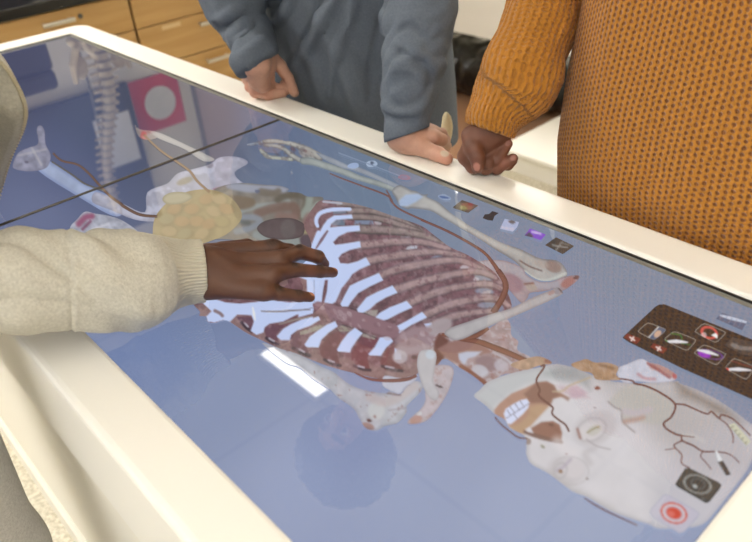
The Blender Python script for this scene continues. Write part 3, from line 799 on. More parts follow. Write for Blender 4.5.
ops += [('poly', W1, CART, .8, 1), ('str', Z(z1, (106, 218), (98, 195), (102, 165), (130, 135), (200, 118), (300, 116)), [1.6, 2, 2.1, 2.1, 1.7], CART, .6, 1), ('str', Z(z1, (75, 352), (95, 300), (112, 258)), 2.2, CART, .6, 1), ('str', Z(z1, (95, 355), (130, 300), (165, 248)), [.6, 1.5, 1.0], (120, 90, 100), .6, .95), ('str', Z(z1, (140, 70), (250, 80)), 1.0, (188, 190, 206), .7, .95)]
for pl in (Z(z3, (243, 205), (270, 150), (300, 95), (350, 70), (475, 18), (502, 62), (420, 100), (350, 140), (310, 190), (290, 220), (252, 220)), Z(z3, (343, 235), (370, 203), (400, 165), (470, 130), (557, 93), (588, 137), (520, 165), (460, 200), (420, 237), (380, 258), (348, 256)),
           Z(z3, (450, 290), (480, 258), (540, 225), (642, 186), (678, 226), (600, 260), (530, 297), (490, 308)), Z(z3, (578, 340), (640, 308)) + Z(z4, (133, 252), (163, 286), (60, 336), (0, 378)) + Z(z3, (595, 382)), Z(z4, (145, 325), (192, 318), (195, 345), (160, 352)),
           Z(z3, (-10, 205), (84, 222), (78, 262), (-10, 285)), Z(z3, (-10, 320), (112, 278), (122, 300), (60, 337), (-10, 362)), Z(z3, (28, 447), (60, 400), (100, 370), (160, 330), (212, 308), (228, 340), (170, 380), (130, 420), (112, 467), (40, 464)),
           Z(z3, (222, 480), (250, 430), (290, 380), (330, 348), (378, 380), (345, 420), (310, 472), (302, 497), (230, 492)), Z(z3, (410, 508), (450, 465), (480, 408), (540, 398), (562, 430), (520, 467), (487, 518), (420, 514)), Z(z3, (570, 470), (610, 480), (610, 540), (570, 540)),
           Z(z5, (60, 25), (215, 75), (300, 82), (400, 72), (470, 58), (600, 75), (740, 60), (740, 120), (640, 150), (560, 190), (480, 203), (450, 225), (442, 256), (400, 270), (366, 246), (385, 190), (370, 152), (285, 148), (240, 192), (200, 182), (150, 196), (105, 190), (98, 160), (130, 128), (100, 100), (55, 60)),
           Z(z5, (522, 280), (560, 235), (610, 205), (680, 175), (740, 160), (740, 195), (650, 240), (610, 270), (600, 302), (548, 302)), Z(z5, (690, 335), (723, 282), (760, 262), (760, 330), (720, 345))):
    ops.append(('poly', pl, CART, .7, 1))
ops += [('str', Z(z3, (84, 62), (84, 190)), .5, (150, 158, 190), .4, .9), ('str', Z(z3, (0, 243), (78, 228)), .5, (140, 146, 170), .4, .9), ('str', Z(z5, (430, 127), (520, 130), (640, 122), (723, 118)), [.7, 1.0, .6], (136, 128, 134), .6, .9), ('str', Z(z5, (540, 205), (640, 178), (723, 160)), [.6, 1.2, .8], (150, 140, 134), .6, .9), ('str', Z(z5, (378, 105), (392, 180)), [.6, 1.4, .6], (236, 236, 236), .6, .9), ('str', Z(z5, (150, 125), (180, 140), (195, 155)), 1.6, (124, 98, 96), 1, .8), ('blob', Z(z5, (80, 140))[0], 4, 3, 0, (150, 124, 122), .8)]
# sternum and manubrium
ops += [('str', [(318, 306), (340, 313.5), (370, 323.5), (392, 331)], [4.5, 6.5, 7.5, 7], (140, 108, 116), 1.2, 1), ('blob', (419, 339), 25, 13, -10, (156, 132, 138), 1), ('blob', (440, 327), 14, 8, -25, (170, 158, 162), .9), ('str', Z(z4, (0, 480), (60, 490), (160, 470)), 4, (168, 150, 156), 2, .8)]
ops += [('poly', Z(z3, (95, 205), (200, 215), (340, 250), (480, 310), (580, 345), (580, 385), (470, 385), (330, 340), (200, 290), (110, 260)), (142, 110, 118), 1.5, .5) ]
ops += [('blob', Z(z4, (85, 525))[0], 3, 2.2, 0, (92, 64, 66), .8), ('blob', Z(z6, (470, 80))[0], 8, 7, 0, (190, 182, 190), .8)]
rg = np.random.default_rng(8)
for k in range(46):
    t = rg.uniform(0, 1); c = np.array([318 + 78 * t, 307 + 26 * t]) + rg.normal(0, 2.2, 2)
    if k > 24: c = np.array([419, 339]) + rg.normal(0, 1, 2) * (10, 5)
    ops.append(('blob', tuple(c), rg.uniform(1.5, 4.5), rg.uniform(1, 2.6), rg.uniform(0, 90), [(176, 154, 160), (124, 90, 98), (186, 168, 174), (150, 112, 116)][rg.integers(4)], .4))
elem('displayed_rib_cage', th, (122, 92, 97), ops, step=1.0)
ribbon('displayed_vessel', Z(h8, (-60, 135), (0, 160), (120, 205), (270, 262), (300, 300), (350, 345), (500, 415)) + Z(z2, (130, 180), (280, 245), (420, 320), (510, 380), (560, 440), (600, 500)) + Z(z4, (590, 0), (628, 60), (637, 110), (610, 180), (560, 258)), [.5, .7, .9, .9, 1.1, 1.3, 1.5, 2.2, 2.8, 3.0, 3.2], (122, 84, 76))
ribbon('displayed_vessel', Z(h8, (268, 232), (285, 262), (305, 300)), .7, (116, 84, 80))

# --- shoulder and neck of the near side
na = [(262, 343), (281, 349)] + Z(z6, (0, 70), (100, 125), (160, 152), (220, 200), (300, 235), (400, 250), (420, 240), (470, 255), (500, 220), (540, 193), (577, 206), (570, 240), (530, 282), (502, 312), (500, 342), (460, 390), (400, 405), (360, 426), (310, 415), (280, 370), (250, 322), (180, 272), (140, 232), (60, 180), (0, 130)) + [(285, 362)]
elem('displayed_upper_arm_bone', na, (180, 182, 192), [('edge', 4, (146, 148, 164), .6), ('noise', 8, .08, 16), ('blob', Z(z6, (360, 330))[0], 9, 10, 20, (196, 200, 202), .8), ('str', Z(z6, (330, 270), (420, 290), (540, 215)), 4.5, (188, 176, 178), 2.5, .7), ('noisec', 3.5, (140, 104, 102), .42, .6, .7, 9), ('str', Z(z6, (410, 250), (470, 258)), 1.2, (110, 90, 96), .8, .7), ('blob', Z(z6, (325, 378))[0], 3, 1.6, 10, (88, 56, 56), .9), ('blob', Z(z6, (320, 405))[0], 7, 3.5, 20, (150, 112, 104), .7), ('str', Z(z6, (420, 330), (500, 320)), 1, (150, 140, 150), 1, .6)], label='upper arm bone of the near arm')
elem('displayed_shoulder_blade', Z(z6, (398, 168), (388, 215), (440, 245), (470, 252), (500, 218), (540, 192), (548, 160), (480, 180)), (188, 190, 206), [('noise', 7, .06, 3), ('edge', 1.5, (150, 150, 170), .5)])
ribbon('displayed_vessel', Z(z6, (255, 153), (330, 184), (420, 191), (500, 185), (548, 166)), [.6, 1.3, 1.8, 1.8, 1.6], (124, 80, 76))
nk = Z(h6, (150, 130), (200, 60), (290, 80), (380, 75), (440, 40), (520, -5), (545, 30), (548, 75), (582, 105), (580, 150), (650, 190), (640, 260), (520, 265), (440, 310), (420, 322), (360, 275), (290, 232), (220, 190), (180, 225), (165, 190))
elem('displayed_neck', nk, (162, 140, 142), [('noise', 6, .15, 71), ('noisec', 4, (184, 176, 184), .05, .3, .7, 72), ('noisec', 4, (146, 104, 100), .2, .45, .6, 73),
     ('poly', Z(h6, (170, 110), (190, 60), (240, 100), (225, 150), (215, 190), (180, 225), (165, 190)), (112, 72, 62), 1.5, .95),
     ('poly', Z(h6, (185, 142), (245, 108), (320, 92), (410, 125), (455, 160), (400, 168), (330, 160), (285, 172), (300, 222), (250, 198), (205, 168)), (150, 112, 104), 1.5, .95),
     ('poly', Z(h6, (288, 165), (330, 155), (405, 155), (370, 180), (335, 190), (318, 222), (290, 190)), (186, 192, 212), 1.2, .95), ('blob', Z(h6, (430, 215))[0], 13, 8, 10, (140, 116, 122), .9), ('blob', Z(h6, (395, 250))[0], 9, 6, 20, (192, 194, 206), .8), ('blob', Z(h6, (500, 225))[0], 8, 6, 20, (188, 186, 200), .7),
     ('str', Z(h6, (300, 228), (360, 268), (425, 318)), 2.4, (130, 80, 66), 1, .95), ('str', Z(h6, (460, 160), (520, 190), (560, 225)), 1.2, (186, 184, 196), 1, .8)])
ribbon('displayed_vessel', Z(h6, (205, 70), (290, 90), (380, 105), (450, 130), (540, 165), (640, 210)), [1.5, 2.6, 3.0, 3.0, 2.6], (128, 82, 66))
ribbon('displayed_vessel', Z(h6, (310, 95), (380, 75), (435, 38)), [1.6, 2.6, 2.0], (128, 84, 68))
cl = Z(z7, (300, 365), (345, 345), (375, 370), (372, 388), (300, 425), (200, 470), (60, 530)) + Z(z4, (600, 312), (470, 372), (390, 412), (330, 424), (290, 405), (268, 380), (300, 350), (420, 308), (540, 268), (640, 240)) + Z(z7, (100, 455), (200, 405))
elem('displayed_collar_bone', cl, (180, 176, 178), [('edge', 3, (138, 130, 134), .65), ('noise', 9, .06, 23), ('blob', Z(z7, (350, 370))[0], 4, 3, -20, (150, 140, 146), .8), ('str', Z(z7, (355, 350), (375, 375)), .9, (84, 74, 76), .6, .8), ('blob', Z(z7, (310, 378))[0], 4, 2, -25, (170, 134, 128), .7)], label='collar bone of the far shoulder')
ac = Z(z6, (620, 130), (690, 118), (722, 140), (712, 200), (682, 270), (640, 332), (590, 382), (520, 396), (508, 378), (560, 332), (588, 290), (590, 230))
elem('displayed_shoulder_blade', ac, (184, 174, 182), [('noise', 6, .08, 33), ('noisec', 4, (168, 138, 134), .1, .4, .7, 34), ('blob', Z(z6, (545, 375))[0], 7, 4.5, -20, (178, 136, 126), .8), ('blob', Z(z6, (655, 218))[0], 4.5, 1.2, 20, (76, 62, 66), .9), ('blob', Z(z6, (560, 345))[0], 3, 2.5, 0, (204, 206, 212), .8), ('edge', 2, (146, 130, 138), .5)])
cn = Z(z6, (560, 60), (590, 45), (630, 50), (642, 80), (632, 140), (628, 200), (655, 245), (640, 285), (600, 262), (570, 200), (550, 120))
elem('displayed_collar_bone', cn, (186, 184, 190), [('edge', 2.5, (150, 144, 152), .5), ('blob', Z(z6, (612, 68))[0], 5, 5, 0, (190, 200, 212), .95), ('blob', Z(z6, (535, 85))[0], 3, 2.5, 0, (96, 76, 82), .9), ('noise', 7, .05, 43)], label='collar bone of the near shoulder')

# --- head
hd = Z(h1, (25, 278), (60, 240), (100, 198), (160, 170), (250, 140), (340, 120), (420, 105), (520, 84), (640, 108)) + Z(h2, (30, 100), (130, 150), (240, 185), (300, 195), (450, 200), (640, 188)) + Z(h4, (240, 80), (330, 112), (420, 155), (480, 188), (560, 240), (625, 292), (700, 350), (740, 420), (690, 500)) + [(747, 470), (722, 503), (703, 524)] + Z(r1_, (220, 465), (100, 470)) + [(648, 524)] + Z(h3, (420, 412), (300, 343), (230, 315), (130, 240), (50, 195), (28, 150), (28, 122)) + Z(h1, (330, 520), (240, 470), (210, 420), (145, 382), (90, 330))
fc = (211, 208, 213)
ops = [('noise', 26, .04, 81), ('poly', Z(h2, (0, 60), (300, 195), (640, 188), (800, 330)) + [(752, 420), (752, 470), (700, 480), (660, 440), (625, 405), (600, 385)], (176, 172, 172), 18, .75),
       ('poly', Z(h4, (200, 60), (640, 290), (600, 340), (480, 270), (360, 200), (250, 150)), (116, 106, 96), 9, .75), ('poly', Z(h1, (25, 278), (100, 198), (250, 140), (340, 120), (520, 84), (660, 110), (620, 200), (480, 180), (330, 215), (240, 270), (150, 350), (140, 385)), (182, 186, 190), 5, .8),
       ('poly', Z(h1, (540, 95), (640, 105), (723, 150), (723, 240), (640, 190), (520, 170), (450, 140)), (150, 154, 156), 6, .7), ('edge', 5, (160, 158, 166), .45)]
lips = Z(h1, (150, 402), (146, 360), (180, 320), (250, 262), (330, 230), (400, 196), (460, 190), (505, 212), (525, 255), (545, 255), (600, 290), (580, 280), (500, 290), (480, 330), (430, 385), (370, 450), (325, 505), (290, 500), (240, 462), (210, 418))
ops += [('poly', lips, (176, 138, 122), 1.2, 1), ('noisec', 4, (186, 148, 120), 2, 3, 0, 1), ('poly', Z(h1, (325, 265), (400, 196), (465, 190), (508, 215), (530, 258), (600, 290), (590, 305), (545, 275), (500, 295), (485, 335), (430, 320), (365, 320), (345, 290)), (140, 104, 92), 2, .95),
        ('poly', Z(h1, (240, 462), (300, 440), (345, 400), (360, 340), (420, 325), (475, 340), (430, 385), (370, 450), (325, 505), (290, 500)), (184, 154, 124), 2.5, .8)]
teeth = Z(h1, (203, 385), (215, 355), (260, 325), (305, 302), (342, 294), (358, 318), (350, 350), (320, 385), (280, 420), (245, 448), (222, 440), (213, 412))
ops += [('poly', teeth, (214, 220, 244), .9, 1)]
for a, b_ in (((218, 412), (355, 322)), ((240, 340), (270, 380)), ((270, 322), (300, 365)), ((300, 305), (328, 345)), ((225, 362), (245, 395)), ((262, 385), (285, 415))):
    ops.append(('str', Z(h1, a, b_), .5, (130, 128, 150), .4, .8))
ops += [('poly', Z(h1, (365, 472), (430, 434), (500, 428), (540, 450), (555, 500), (550, 545), (470, 535), (390, 512)), (146, 106, 92), 1.2, 1), ('blob', Z(h1, (490, 450))[0], 3, 1.5, 20, (104, 72, 64), .7), ('str', Z(h1, (330, 492), (380, 512), (470, 538), (550, 556)), [1.6, 2.2, 1.6], (118, 88, 80), .8, .9),
        ('poly', Z(h1, (330, 480), (360, 460), (380, 500), (350, 495)), (214, 212, 220), .8, .9), ('blob', Z(h3, (35, 95))[0], 3.5, 3.5, 0, (150, 132, 128), .9), ('blob', Z(h3, (12, 105))[0], 3, 3, 0, (200, 206, 220), .9),
        ('poly', Z(h1, (520, 215), (600, 220), (680, 250), (723, 290), (640, 290), (560, 262)), (196, 176, 184), 3, .8), ('str', Z(h1, (500, 250), (560, 245), (600, 215), (723, 165)), 1.0, (190, 172, 146), .8, .8), ('poly', Z(h2, (0, 220), (40, 210), (110, 260), (40, 290), (0, 290)), (196, 172, 184), 2, .8), ('blob', Z(h2, (165, 230))[0], 3.2, 2.0, 0, (128, 74, 62), .9),
        ('blob', Z(h2, (150, 470))[0], 24, 17, -25, (188, 182, 186), .55), ('blob', Z(h2, (120, 490))[0], 14, 9, -25, (216, 210, 212), .6), ('blob', Z(h3, (205, 225))[0], 20, 15, 10, (190, 184, 188), .5), ('blob', Z(h3, (235, 215))[0], 12, 10, 10, (214, 208, 212), .6), ('str', Z(h3, (240, 150), (200, 130), (165, 95)), 5, (222, 216, 220), 5, .6), ('str', Z(h3, (310, 190), (290, 150), (330, 125)), 3, (186, 180, 184), 3, .5), ('str', Z(h3, (140, 245), (250, 320), (400, 400)), 5, (186, 182, 184), 5, .5),
        ('ring', Z(h2, (130, 480))[0], 15, 11, -25, .10, (172, 166, 172), .4), ('blob', Z(h3, (330, 45))[0], 8, 5, -30, (190, 186, 178), .7), ('str', Z(h3, (300, 55), (325, 40), (350, 30)), .9, (150, 140, 110), .8, .9), ('str', Z(h3, (255, 40), (268, 80)), 1.4, (150, 112, 104), 1, .8), ('str', Z(h3, (295, 85), (340, 115), (400, 130)), .7, (160, 152, 158), .7, .7),
        ('ring', Z(h3, (225, 225))[0], 18, 14, 10, .07, (184, 178, 182), .4), ('ring', Z(h3, (180, 225))[0], 6, 8, 20, .2, (176, 172, 176), .5), ('str', Z(h3, (165, 225), (190, 210), (225, 175)), 1.6, (176, 166, 182), 1.2, .7), ('blob', Z(h3, (180, 228))[0], 2.6, 2, 20, (150, 120, 96), .9), ('blob', Z(h3, (298, 260))[0], 1.1, 1.0, 0, (110, 90, 90), .9), ('blob', Z(h3, (207, 150))[0], 1.2, .9, 0, (150, 100, 100), .9), ('blob', Z(h3, (100, 118))[0], 2.4, 1.4, 30, (130, 126, 100), .8),
        ('poly', Z(h2, (232, 312), (270, 265), (330, 215), (440, 205), (540, 255), (628, 330), (600, 420), (560, 450), (450, 440), (380, 420), (320, 440), (310, 370)), (186, 184, 178), 3, .7), ('str', Z(h2, (232, 312), (270, 345), (310, 365), (318, 430), (390, 495)), .8, (150, 142, 142), .8, .8), ('str', Z(h2, (330, 430), (400, 418), (440, 405)), 2.5, (180, 152, 142), 2, .8), ('str', Z(h2, (330, 370), (400, 380), (480, 360)), 3, (194, 184, 194), 2.5, .7),
        ('blob', Z(h2, (150, 345))[0], 1.2, .8, 0, (150, 130, 130), .8), ('str', Z(h4, (260, 395), (330, 402), (385, 430)), 2, (206, 202, 196), 1.6, .7), ('str', Z(h4, (215, 75), (270, 110), (290, 135)), .8, (150, 142, 136), .8, .8), ('poly', [(752, 400), (690, 440), (650, 480), (648, 530), (760, 540)], (190, 188, 196), 14, .6)]
elem('displayed_head', hd, fc, ops)
elem('displayed_ear', Z(h2, (283, 130), (300, 102), (350, 82), (400, 60), (440, 54), (480, 74), (540, 88), (600, 118), (643, 150), (636, 178), (590, 192), (500, 198), (400, 188), (345, 200), (300, 178)), (200, 202, 216), [('noise', 5, .06, 91), ('str', Z(h2, (500, 95), (560, 110), (630, 150)), 3.5, (178, 128, 118), 2, .8), ('str', Z(h2, (470, 80), (540, 125), (600, 165)), 1.6, (150, 92, 92), 1, .8), ('str', Z(h2, (410, 145), (450, 170), (510, 175)), 1.5, (186, 140, 146), 1.2, .7), ('blob', Z(h2, (632, 158))[0], 2.5, 3.5, -30, (180, 96, 98), .9), ('edge', 1.5, (160, 156, 170), .5)])
elem('displayed_jaw_muscle', Z(h2, (5, 88), (60, 65), (100, 54), (150, 75), (220, 75), (285, 96), (290, 120), (278, 150), (305, 178), (250, 182), (160, 178), (130, 140), (60, 122)), (166, 136, 110), [('noise', 5, .14, 93), ('noisec', 4, (186, 160, 140), .1, .35, .7, 94), ('str', Z(h2, (180, 90), (260, 110)), 1.5, (132, 104, 84), 1, .7)])
elem('displayed_neck_muscle', Z(h1, (245, 85), (330, 55), (400, 38), (450, 48), (492, 72), (480, 86), (430, 90), (340, 118), (280, 112)), (176, 146, 124), [('noise', 4, .15, 95), ('blob', Z(h1, (470, 68))[0], 4, 2.5, 0, (140, 100, 92), .7)])
VC = (112, 72, 64)
for pts, w in ((Z(h1, (425, 98), (448, 92), (440, 115), (400, 180), (420, 240), (415, 275), (480, 330), (500, 350), (495, 385), (540, 425), (575, 450), (597, 492)), 1.0), (Z(h1, (150, 403), (180, 440), (230, 482), (290, 526), (345, 532)), .7),
               (Z(h2, (298, 172), (375, 185), (390, 202), (450, 215), (540, 255), (632, 325), (612, 400), (565, 440), (582, 475), (640, 508), (672, 514)), [.7, 1, 1, 1, .9]), (Z(h2, (632, 325), (690, 330)) + Z(h4, (340, 240), (405, 265), (430, 250), (475, 290), (492, 270), (550, 290), (600, 330), (665, 395)), [.9, .8, .8, .6]),
               (Z(h4, (475, 290), (525, 330), (558, 390), (560, 440)), .6), (Z(h4, (215, 388), (250, 395), (330, 405)), [.9, .7, .4]), (Z(h4, (250, 395), (255, 425), (320, 455), (380, 490), (460, 492), (540, 508), (600, 560)), [.8, .9, .7, .5]), (Z(h4, (255, 425), (205, 450), (210, 470), (150, 480)), [.8, .6, .4]),
               (Z(h4, (208, 465), (250, 510), (250, 560), (300, 590)), [.7, .6]), (Z(h4, (380, 490), (365, 520), (400, 560), (430, 600)), [.6, .5]), (Z(h3, (285, 345), (330, 375), (400, 412), (520, 467)), [.5, .8, .6])):
    ribbon('displayed_vessel', pts, w, VC)

# --- on-screen controls
DK = (84, 76, 70)
def quad(*p, fr): return Z(fr, *p)
elem('control_icon', Z(z2, (228, 35), (265, 25), (305, 45), (300, 60), (255, 58)), (150, 164, 192), [('str', Z(z2, (240, 40), (290, 48)), .9, (70, 92, 140), .6, .9)])
elem('control_icon', Z(h8, (150, 78), (165, 65), (200, 62), (218, 80), (200, 95), (165, 97)), (166, 182, 206), [('blob', Z(h8, (185, 75))[0], 2, 1.6, 0, (70, 78, 100), .9)])
elem('control_icon', Z(h8, (42, 98), (60, 78), (100, 75), (108, 95), (80, 108)), (158, 176, 210))
elem('control_icon', Z(h8, (335, 160), (355, 142), (400, 150), (408, 170), (365, 172)), (130, 124, 150), [('ring', Z(h8, (370, 157))[0], 5.5, 2.4, 10, .25, (160, 112, 130), .8)])
ribbon('slider_line', Z(h8, (-10, 15), (150, 75), (345, 148)), .5, (138, 152, 178))
elem('tool_icon', Z(k1, (50, 324), (92, 292), (160, 315), (117, 346)), (92, 82, 74), [('blob', Z(k1, (112, 318))[0], 6.5, 3.6, 10, (150, 104, 84), .9), ('blob', Z(k1, (98, 325))[0], 4, 2.2, 10, (150, 146, 96), .9), ('blob', Z(k1, (128, 310))[0], 3, 2, 10, (146, 70, 70), .8)], False)
elem('tool_icon', Z(k1, (178, 368), (186, 352), (205, 350), (218, 338), (245, 346), (228, 358), (220, 378), (200, 376)), (62, 58, 58), (), False)
elem('tool_icon', Z(k1, (250, 412), (270, 370), (330, 384), (322, 404), (304, 424)), (176, 184, 214), [('blob', Z(k1, (300, 383))[0], 3.6, 2, 10, (104, 96, 96), .9), ('str', Z(k1, (258, 405), (305, 414)), 1, (200, 196, 214), .6, .9)], False)
elem('tool_icon', Z(k1, (352, 440), (376, 410), (442, 436), (420, 460), (385, 448)), (136, 92, 200), [('str', Z(k1, (385, 425), (420, 432)), 1.2, (206, 190, 236), .8, .9), ('poly', Z(k1, (350, 440), (372, 425), (392, 445), (375, 455)), (84, 80, 92), .8, .9)], False)
elem('tool_icon', Z(k1, (438, 480), (484, 447), (560, 484), (512, 518)), DK, [('str', Z(k1, (470, 480), (530, 490)), .8, (150, 146, 140), .5, .9), ('str', Z(k1, (485, 500), (510, 465)), .8, (150, 146, 140), .5, .9), ('str', Z(k1, (505, 470), (540, 480)), 1, (120, 116, 110), .6, .8)], False)
tb = elem('tool_panel', Z(t1, (112, 236), (118, 226), (270, 85), (290, 72), (318, 70), (765, 250), (765, 546), (400, 384), (140, 256)), (58, 50, 46), [('noise', 20, .06, 3)], False)
FR = (158, 152, 144)
def tool(pts, ops): 
    P_ = Z(t1, *pts)
    c = np.mean(P_, 0); q = []
    for i in range(4):
        a, b_, d = np.array(P_[i]), np.array(P_[i - 1]), np.array(P_[(i + 1) % 4])
        for w in (0, .5, 1): q.append(tuple((1 - .22) * a + .22 * ((1 - w) * b_ + w * d) if w != .5 else .92 * a + .04 * b_ + .04 * d))
    elem('tool_icon', q, (60, 51, 46), [('edge', 1.5, FR, .95)] + ops, False, step=.8)
knife = lambda a, b_, c=(226, 226, 232): ('str', Z(t1, a, ((a[0] + b_[0]) / 2, (a[1] + b_[1]) / 2 - 3), b_), [.8, 2.0, .6], c, .7, 1)
tool([(180, 205), (235, 157), (333, 195), (267, 250)], [('poly', Z(t1, (240, 238), (290, 182), (326, 196), (276, 248)), (92, 104, 128), .6, 1), ('blob', Z(t1, (284, 216))[0], 4.5, 3, -45, (206, 172, 150), 1), ('str', Z(t1, (238, 236), (288, 182)), .6, (220, 220, 220), .4, .9)])
tool([(310, 245), (365, 200), (481, 245), (430, 304)], [('str', Z(t1, (350, 215), (395, 222), (405, 245)), .6, (70, 130, 60), .5, .9), ('str', Z(t1, (400, 262), (445, 270)), .6, (60, 110, 56), .5, .9), knife((322, 255), (432, 258)), ('blob', Z(t1, (322, 255))[0], 2.4, 1.6, 0, (96, 190, 96), 1)])
tool([(460, 205), (512, 160), (628, 208), (572, 264)], [('ring', Z(t1, (538, 210))[0], 7.6, 5.2, 20, .22, (214, 92, 84), .95), ('blob', Z(t1, (512, 222))[0], 3, 3, 0, (226, 200, 200), .7), ('poly', Z(t1, (548, 222), (578, 240), (580, 222), (570, 212)), (240, 240, 240), .6, 1)])
tool([(457, 312), (512, 265), (628, 315), (575, 375)], [('ring', Z(t1, (545, 318))[0], 12, 4.2, 12, .12, (110, 70, 150), .8), ('blob', Z(t1, (515, 318))[0], 7, 3.2, 14, (150, 60, 190), 1), knife((482, 296), (582, 322))])
tool([(612, 385), (660, 332), (770, 378), (722, 447)], [('str', Z(t1, (650, 350), (760, 385)), .6, (140, 70, 58), .5, .8), knife((622, 392), (745, 396)), ('blob', Z(t1, (625, 393))[0], 2.4, 1.6, 0, (226, 74, 60), 1)])
elem('tool_icon', Z(t1, (612, 272), (655, 232), (770, 262), (770, 330), (700, 318)), (78, 70, 66), [('str', Z(t1, (655, 270), (690, 285), (750, 290)), 2.0, (132, 126, 122), .8, .9), ('poly', Z(t1, (638, 270), (680, 262), (668, 290)), (132, 126, 122), .8, .9)], False)
for c in ((160, 240), (290, 288)):
    elem('close_icon', Z(t1, (c[0] - 42, c[1] - 6), (c[0] - 26, c[1] - 27), (c[0] + 43, c[1] + 2), (c[0] + 20, c[1] + 27)), (122, 58, 50), [('str', Z(t1, (c[0] - 12, c[1] - 7), (c[0] + 10, c[1] + 8)), .8, (232, 214, 210), .5, 1), ('str', Z(t1, (c[0] + 6, c[1] - 9), (c[0] - 6, c[1] + 10)), .8, (232, 214, 210), .5, 1)], False, step=.8)
elem('control_icon', Z(t1, (572, 142), (602, 112), (727, 154), (700, 198)), (96, 104, 128), [('str', Z(t1, (595, 125), (650, 140), (720, 158)), [1, 1.8, 1.2], (196, 204, 222), .8, 1)] + [('str', Z(t1, (585 + 24 * k, 150 + 8 * k), (603 + 24 * k, 122 + 8 * k)), .4, (130, 138, 160), .3, .7) for k in range(5)], False, step=.8)
elem('screen_button', Z(r1_, (50, 382), (60, 362), (120, 295), (142, 286), (300, 375), (318, 392), (305, 415), (235, 488), (210, 496), (70, 412)), (196, 192, 206), [('edge', 1.2, (170, 172, 190), .9), ('ring', Z(r1_, (180, 388))[0], 12.6, 9.4, 22, .10, (206, 84, 66), .95), ('ring', Z(r1_, (180, 388))[0], 11, 8, 22, .10, (220, 206, 210), .8), ('blob', Z(r1_, (180, 388))[0], 8.4, 6, 22, (210, 84, 66), 1), ('blob', Z(r1_, (165, 392))[0], 4, 3, 22, (226, 130, 120), .7)], False, label='red record button')
elem('screen_button', Z(r1_, (185, 235), (195, 220), (238, 152), (258, 147), (420, 225), (433, 240), (425, 258), (370, 328), (350, 336), (200, 250)), (78, 78, 74), [('ring', Z(r1_, (305, 235))[0], 13.5, 8.5, 18, .08, (170, 172, 168), .9), ('blob', Z(r1_, (305, 235))[0], 12, 7.5, 18, (66, 68, 66), .9), ('ring', Z(r1_, (308, 232))[0], 7, 4.6, 18, .16, (112, 114, 112), .7), ('blob', Z(r1_, (292, 245))[0], 2.6, 2, 18, (190, 196, 196), .9), ('blob', Z(r1_, (335, 312))[0], 1.8, 1, 18, (130, 130, 126), .8)], False, label='dark camera button with a lens')
elem('tool_icon', Z(r1_, (396, 48), (408, 55), (440, 110), (486, 182), (456, 190), (412, 118)), (74, 72, 72), [('poly', Z(r1_, (395, 45), (410, 55), (442, 108), (412, 118)), (226, 228, 232), .6, 1), ('str', Z(r1_, (452, 112), (484, 180)), .7, (214, 214, 214), .5, .9), ('str', Z(r1_, (416, 116), (455, 186)), .7, (150, 148, 146), .5, .8)], False, step=.8, label='scalpel icon')
elem('tool_icon', Z(h4, (532, 332), (570, 318), (668, 430), (640, 458)), (206, 206, 184), [('str', Z(h4, (550 + 20 * k, 345 + 24 * k), (562 + 20 * k, 338 + 24 * k)), .5, (120, 120, 110), .4, .9) for k in range(5)] + [('str', Z(h4, (545, 345), (645, 455)), .5, (160, 160, 146), .4, .8)], False, step=.8, label='ruler icon')

# ------------------------------------------------------------------ far side of the room
bd = thing('office_desk', 'white desk with a hanging front panel, behind the people', 'desk', (-.2, 2.9, 0))
box('desktop', (-1.0, .75, 2.58, 3.25, .70, .73), M['white'], bd, bev=.004)
box('front_panel', (-.98, .73, 2.6, 2.62, .345, .7), M['white'], bd)
box('side_panel', (-1.0, -.982, 2.6, 3.24, .004, .7), M['white'], bd); box('side_panel', (.732, .75, 2.6, 3.24, .004, .7), M['white'], bd)
tag(box('floor_mat', (-.95, .36, 1.95, 2.95, .0005, .012), M['brown']), 'brown floor mat under the white desk', 'mat')
bn = thing('low_bench', 'low white bench standing behind the mustard sleeve', 'bench', (1.0, 2.3, 0))
box('top', (.37, 1.75, 2.06, 2.55, .085, .105), M['white'], bn, bev=.004)
box('body', (.39, 1.73, 2.085, 2.53, .0, .0845), M['white'], bn)

def bag_fn(P):
    d = d_ell(P, (-.15, 2.74, .14), (.56, .22, .15))
    d = smin(d, d_ell(P, (-.42, 2.7, .17), (.2, .16, .13)), .05)
    d = smin(d, d_ell(P, (.1, 2.7, .17), (.22, .17, .13)), .05)
    d = smin(d, d_cap(P, (-.2, 2.7, .2), (-.1, 2.7, .27), .06, .03), .04)
    d = np.maximum(d, -(P[:, 2] - .013))
    return d
V, Fq = mesh_sdf(bag_fn, (-.8, 2.4, 0), (.5, 3.05, .4), .012)
N_ = normals_of(V, Fq); w = np.abs(fbm(V * [1, 1, .6], .085, 5, 3)); top = sstep(.02, .06, V[:, 2])
V = V + N_ * ((.035 * (w - .3)) * top)[:, None]; V[:, 2] = np.maximum(V[:, 2], .0125)
tag(from_np('duffel_bag', V, Fq, M['leather']), 'glossy black bag slumped on the mat under the desk', 'bag')

